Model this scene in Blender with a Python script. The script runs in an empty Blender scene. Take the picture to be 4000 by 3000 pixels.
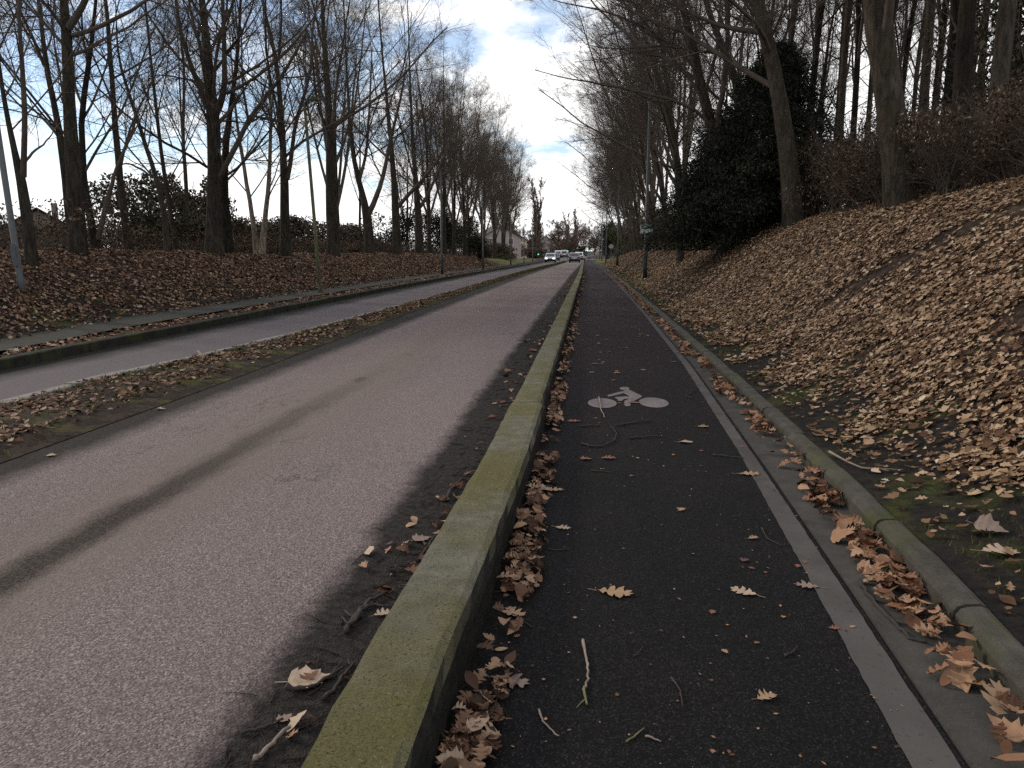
import bpy, math, random
import numpy as np
from mathutils import Vector, Matrix

# ------------------------------------------------------------------ camera, world, sun, exposure
scene = bpy.context.scene
COL = scene.collection
CH = 1.5                                   # eye height above the cycle path
FOC = 3040.0                               # focal length in pixels of a 4000 px wide picture
VPX, VPY = 2300.0, 980.0                   # where the straight road vanishes
PITCH = math.atan((1500 - VPY) / FOC)
YAW = math.atan((VPX - 2000) / FOC * math.cos(PITCH))
cam_d = bpy.data.cameras.new("camera")
cam = bpy.data.objects.new("camera", cam_d)
COL.objects.link(cam)
cam.location = (0, 0, CH)
cam.rotation_euler = (math.pi / 2 - PITCH, 0, YAW)
cam_d.sensor_width = 36.0
cam_d.lens = 36.0 * FOC / 4000.0
cam_d.clip_start = 0.05
cam_d.clip_end = 6000
scene.camera = cam

SUN_EL, SUN_AZ = math.radians(24), math.radians(-62)      # azimuth measured from the road direction (+Y), negative = left
world = bpy.data.worlds.new("World")
scene.world = world
world.use_nodes = True
wn = world.node_tree
wn.nodes.clear()
def wnode(t, **kw):
    n = wn.nodes.new(t)
    for k, v in kw.items(): setattr(n, k, v)
    return n
w_out = wnode('ShaderNodeOutputWorld')
w_bg = wnode('ShaderNodeBackground')
w_bg2 = wnode('ShaderNodeBackground')
w_mix = wnode('ShaderNodeMixShader')
sky = wnode('ShaderNodeTexSky', sky_type='NISHITA')
sky.sun_disc = False
sky.sun_elevation = SUN_EL
sky.sun_rotation = SUN_AZ
sky.air_density = 1.0
sky.dust_density = 0.2
sky.ozone_density = 4.0
wn.links.new(sky.outputs[0], w_bg.inputs[0])
w_bg.inputs[1].default_value = 0.135
tc = wnode('ShaderNodeTexCoord')
sep = wnode('ShaderNodeSeparateXYZ')
wn.links.new(tc.outputs['Generated'], sep.inputs[0])
zc = wnode('ShaderNodeMath', operation='MAXIMUM'); zc.inputs[1].default_value = 0.0
wn.links.new(sep.outputs[2], zc.inputs[0])
za = wnode('ShaderNodeMath', operation='ADD'); za.inputs[1].default_value = 0.22
wn.links.new(zc.outputs[0], za.inputs[0])
def div(o):
    d = wnode('ShaderNodeMath', operation='DIVIDE')
    wn.links.new(o, d.inputs[0]); wn.links.new(za.outputs[0], d.inputs[1])
    return d.outputs[0]
comb = wnode('ShaderNodeCombineXYZ')
wn.links.new(div(sep.outputs[0]), comb.inputs[0]); wn.links.new(div(sep.outputs[1]), comb.inputs[1])
def cloud_noise(scale, detail, rough, off):
    mp = wnode('ShaderNodeMapping'); mp.inputs['Location'].default_value = off
    wn.links.new(comb.outputs[0], mp.inputs[0])
    n = wnode('ShaderNodeTexNoise'); n.inputs['Scale'].default_value = scale
    n.inputs['Detail'].default_value = detail; n.inputs['Roughness'].default_value = rough
    wn.links.new(mp.outputs[0], n.inputs[0])
    return n.outputs[0]
def wramp(sock, stops):
    r = wnode('ShaderNodeValToRGB')
    while len(r.color_ramp.elements) < len(stops): r.color_ramp.elements.new(0.5)
    for e, (p, c) in zip(r.color_ramp.elements, stops):
        e.position = p; e.color = (*c, 1)
    wn.links.new(sock, r.inputs[0])
    return r.outputs[0]
# opening in the cloud on the left of the road where pale blue shows
def wdot(v):
    d = wnode('ShaderNodeVectorMath', operation='DOT_PRODUCT')
    v = Vector(v).normalized(); d.inputs[1].default_value = v
    wn.links.new(tc.outputs['Generated'], d.inputs[0])
    return d.outputs['Value']
cover = cloud_noise(2.3, 7.0, 0.60, (3.1, 1.7, 0.0))
hole = wnode('ShaderNodeMapRange'); hole.inputs[1].default_value = 0.82; hole.inputs[2].default_value = 0.975
hole.inputs[3].default_value = 0.09; hole.inputs[4].default_value = -0.15
wn.links.new(wdot((-0.44, 0.80, 0.28)), hole.inputs[0])
low = wnode('ShaderNodeMapRange'); low.inputs[1].default_value = 0.0; low.inputs[2].default_value = 0.12
low.inputs[3].default_value = 0.35; low.inputs[4].default_value = 0.0
wn.links.new(sep.outputs[2], low.inputs[0])
hl_ = wnode('ShaderNodeMath', operation='ADD')
csum = wnode('ShaderNodeMath', operation='ADD')
wn.links.new(hole.outputs[0], hl_.inputs[0]); wn.links.new(low.outputs[0], hl_.inputs[1])
wn.links.new(cover, csum.inputs[0]); wn.links.new(hl_.outputs[0], csum.inputs[1])
cmask = wramp(csum.outputs[0], [(0.33, (0.22, 0.22, 0.22)), (0.48, (1, 1, 1))])
tone = cloud_noise(1.9, 5.0, 0.55, (8.3, 4.4, 0.0))
glow = wnode('ShaderNodeMapRange'); glow.inputs[1].default_value = 0.80; glow.inputs[2].default_value = 1.0
glow.inputs[3].default_value = -0.04; glow.inputs[4].default_value = 0.32
wn.links.new(wdot((-0.16, 0.95, 0.22)), glow.inputs[0])
tsum = wnode('ShaderNodeMath', operation='ADD')
wn.links.new(tone, tsum.inputs[0]); wn.links.new(glow.outputs[0], tsum.inputs[1])
ccol = wramp(tsum.outputs[0], [(0.26, (0.58, 0.62, 0.74)), (0.40, (0.88, 0.90, 0.96)), (0.58, (1.12, 1.12, 1.13)), (0.9, (1.3, 1.29, 1.26))])
wn.links.new(ccol, w_bg2.inputs[0])
w_bg2.inputs[1].default_value = 1.0
wn.links.new(cmask, w_mix.inputs[0])
wn.links.new(w_bg.outputs[0], w_mix.inputs[1]); wn.links.new(w_bg2.outputs[0], w_mix.inputs[2])
wn.links.new(w_mix.outputs[0], w_out.inputs[0])

sun_d = bpy.data.lights.new("sun", 'SUN')
sun_d.energy = 1.7
sun_d.angle = math.radians(7)
sun_d.color = (1.0, 0.87, 0.70)
sun = bpy.data.objects.new("sun", sun_d)
COL.objects.link(sun)
sd = Vector((math.sin(SUN_AZ) * math.cos(SUN_EL), math.cos(SUN_AZ) * math.cos(SUN_EL), math.sin(SUN_EL)))
sun.rotation_euler = sd.to_track_quat('Z', 'Y').to_euler()

scene.view_settings.view_transform = 'Standard'
scene.view_settings.look = 'None'
scene.view_settings.exposure = 0.2
scene.view_settings.gamma = 1.0
scene.cycles.max_bounces = 5
scene.cycles.diffuse_bounces = 3
scene.cycles.use_denoising = False

# ------------------------------------------------------------------ helpers: pixels of the photograph to places on the ground
_r = np.array([math.cos(YAW), math.sin(YAW), 0.0])
_f = np.array([-math.sin(YAW) * math.cos(PITCH), math.cos(YAW) * math.cos(PITCH), -math.sin(PITCH)])
_u = np.cross(_r, _f)
EYE = np.array([0, 0, CH])
def ray(x, y): return _r * (x - 2000) / FOC - _u * (y - 1500) / FOC + _f
def on_ground(x, y, z=0.0):
    d = ray(x, y); return EYE + d * ((z - CH) / d[2])
def at_y(x, y, Y):
    d = ray(x, y); return EYE + d * (Y / d[1])
def depth(P): return float(np.dot(np.asarray(P) - EYE, _f))

# ------------------------------------------------------------------ helpers: objects
def tag(o, label=None, cat=None, group=None, kind=None):
    if label: o['label'] = label
    if cat: o['category'] = cat
    if group: o['group'] = group
    if kind: o['kind'] = kind
    return o
def empty(name, loc=(0, 0, 0), rz=0.0):
    o = bpy.data.objects.new(name, None); COL.objects.link(o)
    o.location = loc; o.rotation_euler = (0, 0, rz); o.empty_display_size = 0.3
    return o
def mesh_obj(name, V, F, mat, parent=None, smooth=False):
    """V (n,3) array, F list of index arrays (each (m,3) or (m,4))."""
    V = np.asarray(V, dtype=np.float32).reshape(-1, 3)
    if not isinstance(F, (list, tuple)) or (len(F) and not isinstance(F[0], np.ndarray)): F = [np.asarray(F)]
    F = [np.asarray(f, dtype=np.int32) for f in F if len(f)]
    me = bpy.data.meshes.new(name)
    me.vertices.add(len(V)); me.vertices.foreach_set('co', V.ravel())
    nl = sum(f.size for f in F); nf = sum(len(f) for f in F)
    me.loops.add(nl); me.polygons.add(nf)
    me.loops.foreach_set('vertex_index', np.concatenate([f.ravel() for f in F]))
    tot = np.concatenate([np.full(len(f), f.shape[1], dtype=np.int32) for f in F])
    st = np.concatenate([[0], np.cumsum(tot)[:-1]]).astype(np.int32)
    me.polygons.foreach_set('loop_start', st)
    me.polygons.foreach_set('loop_total', tot)
    if smooth: me.polygons.foreach_set('use_smooth', np.ones(nf, dtype=bool))
    me.update(calc_edges=True)
    if mat: me.materials.append(mat)
    o = bpy.data.objects.new(name, me); COL.objects.link(o)
    if parent: o.parent = parent
    return o
def dup_tree(root, loc, rz=0.0, sc=1.0):
    r = root.copy(); COL.objects.link(r)
    r.location = loc; r.rotation_euler = (0, 0, rz); r.scale = (sc, sc, sc) if not isinstance(sc, tuple) else sc
    for ch in list(root.children):
        c = ch.copy(); COL.objects.link(c); c.parent = r
        for g in list(ch.children):
            d = g.copy(); COL.objects.link(d); d.parent = c
    return r
class MB:
    """collects polygons for one mesh"""
    def __init__(s): s.v = []; s.f = []
    def add(s, vs, fs):
        b = len(s.v); s.v += [tuple(v) for v in vs]; s.f += [tuple(i + b for i in f) for f in fs]; return s
    def box(s, x0, x1, y0, y1, z0, z1):
        return s.add([(x0, y0, z0), (x1, y0, z0), (x1, y1, z0), (x0, y1, z0), (x0, y0, z1), (x1, y0, z1), (x1, y1, z1), (x0, y1, z1)],
                     [(0, 3, 2, 1), (4, 5, 6, 7), (0, 1, 5, 4), (1, 2, 6, 5), (2, 3, 7, 6), (3, 0, 4, 7)])
    def tube(s, pts, rad, n=10, cap=True):
        pts = [Vector(p) for p in pts]
        if not hasattr(rad, '__len__'): rad = [rad] * len(pts)
        rings = []
        for i, p in enumerate(pts):
            t = (pts[min(i + 1, len(pts) - 1)] - pts[max(i - 1, 0)]).normalized()
            a = t.cross(Vector((0, 0, 1)) if abs(t.z) < .9 else Vector((1, 0, 0))).normalized(); b = t.cross(a)
            rings.append([p + (a * math.cos(2 * math.pi * k / n) + b * math.sin(2 * math.pi * k / n)) * rad[i] for k in range(n)])
        vs = [v for r in rings for v in r]; fs = []
        for i in range(len(pts) - 1):
            for k in range(n):
                fs.append((i * n + k, i * n + (k + 1) % n, (i + 1) * n + (k + 1) % n, (i + 1) * n + k))
        if cap:
            fs.append(tuple(range(n))[::-1]); fs.append(tuple((len(pts) - 1) * n + k for k in range(n)))
        return s.add(vs, fs)
    def prism(s, poly, axis, a, b):
        """closed polygon (u,v) extruded along axis from a to b"""
        n = len(poly)
        def P(u, v, w): return {'x': (w, u, v), 'y': (u, w, v), 'z': (u, v, w)}[axis]
        vs = [P(u, v, a) for u, v in poly] + [P(u, v, b) for u, v in poly]
        fs = [tuple(range(n)), tuple(range(n, 2 * n))[::-1]] + [(i, (i + 1) % n, n + (i + 1) % n, n + i) for i in range(n)]
        return s.add(vs, fs)
    def build(s, name, mat, parent=None, smooth=False, bevel=0.0):
        me = bpy.data.meshes.new(name); me.from_pydata(s.v, [], s.f); me.update()
        import bmesh
        bm = bmesh.new(); bm.from_mesh(me); bmesh.ops.recalc_face_normals(bm, faces=bm.faces)
        if bevel: bmesh.ops.bevel(bm, geom=bm.edges[:], offset=bevel, segments=2, affect='EDGES', clamp_overlap=True)
        bm.to_mesh(me); bm.free()
        if smooth: me.polygons.foreach_set('use_smooth', np.ones(len(me.polygons), dtype=bool))
        me.materials.append(mat)
        o = bpy.data.objects.new(name, me); COL.objects.link(o)
        if parent: o.parent = parent
        return o

# ------------------------------------------------------------------ helpers: materials
class NT:
    def __init__(s, name, rough=0.9, spec=0.3):
        s.m = bpy.data.materials.new(name); s.m.use_nodes = True
        s.t = s.m.node_tree; s.b = s.t.nodes['Principled BSDF']
        s.b.inputs['Roughness'].default_value = rough
        s.b.inputs['Specular IOR Level'].default_value = spec
        s._co = None
    def n(s, t, **kw):
        n = s.t.nodes.new(t)
        for k, v in kw.items(): setattr(n, k, v)
        return n
    def l(s, a, b): s.t.links.new(a, b)
    def co(s):
        if s._co is None: s._co = s.n('ShaderNodeTexCoord').outputs['Object']
        return s._co
    def noise(s, scale, detail=4, rough=0.55, stretch=None):
        n = s.n('ShaderNodeTexNoise'); n.inputs['Scale'].default_value = scale
        n.inputs['Detail'].default_value = detail; n.inputs['Roughness'].default_value = rough
        c = s.co()
        if stretch:
            m = s.n('ShaderNodeMapping'); m.inputs['Scale'].default_value = stretch; s.l(c, m.inputs[0]); c = m.outputs[0]
        s.l(c, n.inputs[0]); return n.outputs[0]
    def vor(s, scale, out='Color'):
        n = s.n('ShaderNodeTexVoronoi'); n.inputs['Scale'].default_value = scale; s.l(s.co(), n.inputs[0]); return n.outputs[out]
    def ramp(s, sock, stops, interp='LINEAR'):
        r = s.n('ShaderNodeValToRGB'); r.color_ramp.interpolation = interp
        while len(r.color_ramp.elements) < len(stops): r.color_ramp.elements.new(0.5)
        for e, (p, c) in zip(r.color_ramp.elements, stops):
            e.position = p; e.color = (*c, 1) if hasattr(c, '__len__') else (c, c, c, 1)
        s.l(sock, r.inputs[0]); return r.outputs[0]
    def mix(s, fac, a, b, mode='MIX'):
        m = s.n('ShaderNodeMix', data_type='RGBA', blend_type=mode)
        for i, v in ((0, fac), (6, a), (7, b)):
            if hasattr(v, 'is_output'): s.l(v, m.inputs[i])
            elif hasattr(v, '__len__'): m.inputs[i].default_value = (*v, 1)
            else: m.inputs[i].default_value = v
        return m.outputs[2]
    def math(s, op, a, b=0.0):
        m = s.n('ShaderNodeMath', operation=op)
        for i, v in ((0, a), (1, b)):
            if hasattr(v, 'is_output'): s.l(v, m.inputs[i])
            else: m.inputs[i].default_value = v
        return m.outputs[0]
    def xyz(s):
        p = s.n('ShaderNodeSeparateXYZ'); s.l(s.co(), p.inputs[0]); return p.outputs
    def color(s, c):
        if hasattr(c, 'is_output'): s.l(c, s.b.inputs['Base Color'])
        else: s.b.inputs['Base Color'].default_value = (*c, 1)
        return s
    def bump(s, sock, strength=0.4, dist=0.01):
        b = s.n('ShaderNodeBump'); b.inputs['Strength'].default_value = strength; b.inputs['Distance'].default_value = dist
        s.l(sock, b.inputs['Height']); s.l(b.outputs[0], s.b.inputs['Normal']); return s
    def island(s):
        return s.n('ShaderNodeNewGeometry').outputs['Random Per Island']
def simple(name, c, rough=0.6, var=0.25, scale=8.0, spec=0.3, metal=0.0):
    t = NT(name, rough, spec); t.b.inputs['Metallic'].default_value = metal
    t.color(t.ramp(t.noise(scale, 5), [(0.3, tuple(x * (1 - var) for x in c)), (0.7, tuple(min(1, x * (1 + var)) for x in c))]))
    return t.m
def emit(name, c, strength):
    t = NT(name, 0.4); t.color(tuple(x * .5 for x in c)); t.b.inputs['Emission Color'].default_value = (*c, 1); t.b.inputs['Emission Strength'].default_value = strength
    return t.m

# road surface: pinkish worn chippings, brown-black oil and mud strip, dirty edges
def road_mat():
    t = NT('road_chippings', 0.9, 0.12)
    x, y, z = t.xyz()
    grain = t.mix(1.0, t.ramp(t.vor(165.0), [(0.1, 0.50), (0.55, 0.95), (0.95, 1.85)]), t.ramp(t.noise(60, 4, .7), [(.3, .7), (.7, 1.3)]), 'MULTIPLY')
    base = t.ramp(t.noise(0.55, 4, 0.5, (1, 0.12, 1)), [(0.35, (0.132, 0.104, 0.101)), (0.65, (0.172, 0.139, 0.132))])
    base = t.mix(1.0, base, grain, 'MULTIPLY')
    base = t.mix(t.ramp(t.noise(260, 2), [(0.66, 0.0), (0.72, 0.5)]), base, (0.28, 0.26, 0.245))
    # wheel-wide dark strip
    wob = t.math('MULTIPLY', t.math('SUBTRACT', t.noise(0.7, 5, 0.6, (1, .35, 1)), 0.5), 0.20)
    d = t.math('ABSOLUTE', t.math('ADD', t.math('ADD', x, 2.65), wob))
    strip = t.ramp(t.math('ADD', t.math('ADD', d, t.math('MULTIPLY', t.math('SUBTRACT', t.noise(7, 5, .7, (1, .3, 1)), .5), .26)), t.math('MULTIPLY', t.math('SUBTRACT', t.noise(48, 4, .7), .5), .16)), [(0.05, 1.0), (0.20, 0.0)])
    fade = t.ramp(t.math('DIVIDE', y, 40.0), [(0.105, 1.0), (0.175, 0.45), (0.25, 0.06)])
    fine = t.ramp(t.noise(55, 4, 0.7), [(0.3, 0.5), (0.62, 1.0)])
    f = t.math('MULTIPLY', t.math('MULTIPLY', strip, fade), fine)
    halo = t.math('MULTIPLY', t.ramp(d, [(0.20, 0.55), (0.62, 0.0)]), t.ramp(t.math('DIVIDE', y, 60.0), [(0.1, 1.0), (0.7, 0.25)]))
    base = t.mix(halo, base, (0.160, 0.128, 0.108))
    base = t.mix(f, base, (0.016, 0.0135, 0.0115))
    # mud along both edges
    e1 = t.math('ADD', t.math('ADD', x, t.math('MULTIPLY', t.math('SUBTRACT', t.noise(2.2, 5, 0.65), 0.5), 0.22)), t.math('MULTIPLY', t.math('SUBTRACT', t.noise(18, 6, 0.8), 0.5), 0.20))
    mud_r = t.ramp(t.math('ADD', e1, 2.0), [(0.80, 0.0), (0.93, 1.0)])
    mud_l = t.ramp(t.math('MULTIPLY', t.math('ADD', e1, 3.2), -1.0), [(0.47, 0.0), (0.75, 1.0)])
    mudc = t.mix(t.ramp(t.noise(26, 5, 0.7), [(0.4, 0.0), (0.75, 1.0)]), (0.011, 0.010, 0.0095), (0.042, 0.035, 0.031))
    base = t.mix(t.math('MAXIMUM', mud_r, t.math('MULTIPLY', mud_l, 0.97)), base, mudc)
    ck = t.ramp(t.math('ABSOLUTE', t.math('SUBTRACT', t.noise(.9, 7, .62, (1, .4, 1)), .5)), [(0.0, .55), (0.006, 0.0)])
    base = t.mix(t.math('MULTIPLY', ck, t.ramp(t.noise(.5, 2), [(.5, 0.0), (.6, 1.0)])), base, (.03, .025, .024))
    # a few old patches
    base = t.mix(t.ramp(t.noise(1.6, 2, 0.4, (1, .6, 1)), [(0.72, 0.0), (0.74, 0.5)]), base, (0.05, 0.042, 0.041))
    t.color(base)
    t.bump(t.vor(105.0, 'Distance'), 0.9, 0.008)
    return t.m
def lane_mat():
    t = NT('far_lane_asphalt', 0.9, 0.12)
    x, y, z = t.xyz()
    base = t.mix(1.0, t.ramp(t.noise(0.6, 4, 0.5, (1, .15, 1)), [(0.3, (0.080, 0.067, 0.073)), (0.7, (0.100, 0.085, 0.090))]), t.ramp(t.vor(90), [(0.1, 0.75), (0.9, 1.3)]), 'MULTIPLY')
    e = t.math('ADD', x, t.math('MULTIPLY', t.math('SUBTRACT', t.noise(1.2, 5, 0.65), 0.5), 0.6))
    g = t.ramp(t.math('MULTIPLY', t.math('ADD', e, 6.6), -1.0), [(0.12, 0.0), (0.55, 1.0)])
    t.color(t.mix(g, base, (0.012, 0.0115, 0.011)))
    return t.m
def path_mat():
    t = NT('cycle_asphalt', 0.9, 0.10)
    x, y, z = t.xyz()
    g = t.ramp(t.vor(190), [(0.2, 0.4), (0.72, 1.1), (0.97, 3.6)])
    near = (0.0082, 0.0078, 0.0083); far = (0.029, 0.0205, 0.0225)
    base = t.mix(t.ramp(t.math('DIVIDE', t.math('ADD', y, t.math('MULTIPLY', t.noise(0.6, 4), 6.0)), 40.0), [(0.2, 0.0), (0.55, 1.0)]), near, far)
    base = t.mix(t.ramp(t.noise(1.1, 5, 0.6), [(0.45, 0.0), (0.75, 0.55)]), base, (0.0145, 0.0113, 0.0120))
    base = t.mix(1.0, base, g, 'MULTIPLY')
    base = t.mix(t.ramp(t.noise(330, 2), [(0.70, 0.0), (0.74, 0.6)]), base, (0.10, 0.094, 0.088))
    base = t.mix(t.ramp(t.noise(2.4, 3, 0.6), [(0.70, 0.0), (0.80, 0.25)]), base, (0.05, 0.047, 0.045))
    t.color(base); t.bump(t.vor(210, 'Distance'), 0.5, 0.004)
    return t.m
def paint_mat(name, c, keep=0.42):
    t = NT(name, 0.9, 0.1)
    w = t.math('MULTIPLY', t.ramp(t.noise(38, 6, 0.7), [(keep - .12, 0.0), (keep, 1.0)]), t.ramp(t.noise(1.3, 5, .7), [(.30, .25), (.48, 1.0)]))
    v = t.ramp(t.noise(3.5, 4), [(0.3, tuple(x * .8 for x in c)), (0.7, tuple(x * 1.12 for x in c))])
    t.color(t.mix(w, tuple(x * .55 for x in c), v)); t.bump(t.vor(200, 'Distance'), 0.3, 0.003)
    return t.m
def mossy_stone():
    t = NT('mossy_kerb_stone', 0.95, 0.15)
    x, y, z = t.xyz()
    stone = t.ramp(t.noise(9, 5), [(0.3, (0.095, 0.090, 0.068)), (0.7, (0.175, 0.165, 0.125))])
    moss = t.ramp(t.noise(60, 4, 0.7), [(0.25, (0.064, 0.058, 0.018)), (0.75, (0.142, 0.129, 0.042))])
    m = t.ramp(t.noise(1.5, 5, 0.6), [(0.38, 0.0), (0.62, 0.85)])
    c = t.mix(m, stone, moss)
    c = t.mix(t.ramp(t.noise(95, 3, 0.7), [(0.56, 0.0), (0.66, 0.85)]), c, (0.022, 0.020, 0.011))
    c = t.mix(t.ramp(t.noise(170, 2), [(0.64, 0.0), (0.70, 0.7)]), c, (0.27, 0.25, 0.17))
    # shade painted near-black onto the side face towards the cycle path
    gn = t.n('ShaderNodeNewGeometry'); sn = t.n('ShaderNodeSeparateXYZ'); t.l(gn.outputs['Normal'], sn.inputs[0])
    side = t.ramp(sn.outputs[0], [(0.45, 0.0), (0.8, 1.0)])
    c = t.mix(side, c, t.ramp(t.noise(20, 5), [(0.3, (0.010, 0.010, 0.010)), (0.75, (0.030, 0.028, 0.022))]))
    t.color(c); t.bump(t.noise(70, 6, 0.75), 0.9, 0.018)
    return t.m
def concrete(name, a, b, moss=0.0):
    t = NT(name, 0.93, 0.1)
    c = t.ramp(t.noise(6, 6, 0.65), [(0.3, a), (0.7, b)])
    c = t.mix(t.ramp(t.noise(140, 3, 0.7), [(0.55, 0.0), (0.75, 0.6)]), c, tuple(x * 1.8 for x in b))
    c = t.mix(t.ramp(t.noise(120, 3, 0.7), [(0.60, 0.0), (0.70, 0.7)]), c, tuple(x * .35 for x in a))
    if moss: c = t.mix(t.ramp(t.noise(2.6, 5, 0.65), [(0.50, 0.0), (0.66, moss)]), c, (0.055, 0.062, 0.016))
    t.color(c); t.bump(t.noise(110, 5, 0.7), 0.5, 0.008)
    return t.m
def soil_mat(name='damp_soil', moss=0.8, leafy=0.0):
    t = NT(name, 0.98, 0.1)
    c = t.ramp(t.noise(14, 6, 0.7), [(0.3, (0.008, 0.0072, 0.0068)), (0.7, (0.026, 0.0225, 0.020))])
    if moss:
        mm = t.math('MULTIPLY', t.ramp(t.noise(1.7, 5, 0.65), [(0.52, 0.0), (0.64, moss)]), t.ramp(t.noise(45, 3), [(0.3, 0.4), (0.6, 1.0)]))
        c = t.mix(mm, c, t.ramp(t.noise(70, 4), [(0.3, (0.038, 0.050, 0.008)), (0.75, (0.105, 0.120, 0.022))]))
    if leafy:
        lf = t.ramp(t.vor(9.0), [(0.0, (0.016, 0.010, 0.008)), (0.35, (0.040, 0.024, 0.017)), (0.65, (0.075, 0.045, 0.031)), (1.0, (0.12, 0.078, 0.053))])
        ax = t.math('ABSOLUTE', t.math('ADD', t.xyz()[0], 4.0))
        side = t.ramp(t.math('DIVIDE', ax, 10.0), [(0.63, 0.0), (0.71, 1.0)]) if leafy > .5 else 1.0
        c = t.mix(t.math('MULTIPLY', side, t.ramp(t.noise(2.2, 4), [(0.30, 0.0), (0.42, leafy)])), c, lf)
    if leafy > .5:
        x, y, z = t.xyz()
        gy_ = t.math('ADD', y, t.math('MULTIPLY', t.noise(.25, 4), 40.0))
        gy_ = t.math('ADD', gy_, t.math('MULTIPLY', t.math('ABSOLUTE', t.math('ADD', x, 4.0)), -.0))
        g = t.ramp(t.math('DIVIDE', gy_, 200.0), [(0.46, 0.0), (0.56, .85)])
        c = t.mix(g, c, t.ramp(t.noise(3.0, 5), [(0.3, (0.060, 0.062, 0.016)), (0.7, (0.115, 0.112, 0.034))]))
    t.color(c); t.bump(t.noise(28, 6, 0.7), 0.8, 0.03)
    return t.m
def leaf_mat(name, stops, rough=0.7, transl=0.0):
    t = NT(name, rough, 0.10)
    c = t.ramp(t.island(), stops)
    c = t.mix(t.ramp(t.noise(45, 4), [(0.35, 0.0), (0.75, 0.45)]), c, t.mix(0.5, c, (0.03, 0.02, 0.015)))
    t.color(c)
    return t.m
def bark_mat(name, dark, light, moss=(0.042, 0.039, 0.014), mossf=0.5):
    t = NT(name, 0.95, 0.1)
    c = t.mix(t.ramp(t.noise(16, 5, 0.7, (1, 1, .22)), [(.42, 0.0), (.62, .75)]), t.ramp(t.noise(5, 6, 0.7, (1, 1, .25)), [(0.3, dark), (0.72, tuple(x * 1.25 for x in light))]), tuple(x * .5 for x in dark))
    c = t.mix(t.ramp(t.noise(1.3, 4, 0.6), [(0.5, 0.0), (0.7, mossf)]), c, moss)
    t.color(c); t.bump(t.noise(18, 6, 0.7, (1, 1, .2)), 1.0, 0.06)
    return t.m

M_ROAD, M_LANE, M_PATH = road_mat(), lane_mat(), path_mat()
M_WHITE = paint_mat('worn_edge_line', (0.074, 0.068, 0.064))
M_SYMBOL = paint_mat('worn_symbol_paint', (0.150, 0.128, 0.128), 0.34)
M_FARLINE = paint_mat('pale_edge_stone', (0.20, 0.19, 0.172), 0.40)
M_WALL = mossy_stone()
M_GUTTER = concrete('gutter_concrete', (0.030, 0.028, 0.026), (0.056, 0.053, 0.049))
M_KERB = concrete('kerb_concrete', (0.038, 0.035, 0.030), (0.078, 0.071, 0.062), 0.6)
M_DKERB = concrete('damp_kerb_concrete', (0.014, 0.014, 0.012), (0.032, 0.031, 0.027), 0.5)
M_PAVE = concrete('pavement_asphalt', (0.024, 0.025, 0.024), (0.042, 0.043, 0.040), 0.25)
M_SOIL = soil_mat()
M_BANK = soil_mat('leaf_covered_soil', 0.55, 0.55)
M_MEDIAN = soil_mat('median_soil', 1.0, 0.3)
M_GROUND = soil_mat('far_ground', 0.9, 0.3)
M_LEAF_TAN = leaf_mat('tan_dry_leaves', [(0.0, (0.024, 0.013, 0.008)), (0.22, (0.085, 0.043, 0.023)), (0.52, (0.215, 0.132, 0.076)), (0.80, (0.330, 0.222, 0.136)), (0.97, (0.41, 0.30, 0.20)), (1.0, (0.50, 0.41, 0.30))])
M_LEAF_RED = leaf_mat('red_brown_leaves', [(0.0, (0.030, 0.016, 0.011)), (0.3, (0.098, 0.048, 0.030)), (0.65, (0.190, 0.102, 0.062)), (0.9, (0.31, 0.195, 0.128)), (1.0, (0.38, 0.30, 0.22))])
M_LEAF_BANK = leaf_mat('damp_bank_leaves', [(0.0, (0.022, 0.013, 0.009)), (0.3, (0.080, 0.043, 0.028)), (0.65, (0.160, 0.092, 0.058)), (0.9, (0.27, 0.175, 0.115)), (1.0, (0.33, 0.26, 0.19))])
M_LEAF_GUT = leaf_mat('gutter_leaves', [(0.0, (0.04, 0.018, 0.011)), (0.3, (0.14, 0.066, 0.036)), (0.65, (0.24, 0.130, 0.074)), (1.0, (0.35, 0.22, 0.14))])
M_BARK = bark_mat('grey_brown_bark', (0.022, 0.019, 0.015), (0.062, 0.053, 0.042))
M_BARK2 = bark_mat('dark_bark', (0.014, 0.012, 0.010), (0.036, 0.030, 0.024), (0.03, 0.03, 0.012), 0.4)
M_BARKR = bark_mat('smooth_grey_bark', (0.034, 0.028, 0.022), (0.085, 0.071, 0.055), (0.05, 0.04, 0.02), 0.5)
M_BIRCH = bark_mat('pale_bark', (0.14, 0.115, 0.085), (0.30, 0.255, 0.20), (0.10, 0.085, 0.05), 0.4)
M_TWIG = simple('twig_bark', (0.075, 0.060, 0.048), 0.9, 0.35, 3.0, 0.1)
M_TWIGFAR = simple('distant_twigs', (0.135, 0.100, 0.080), 0.95, 0.3, 1.0, 0.05)

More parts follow.
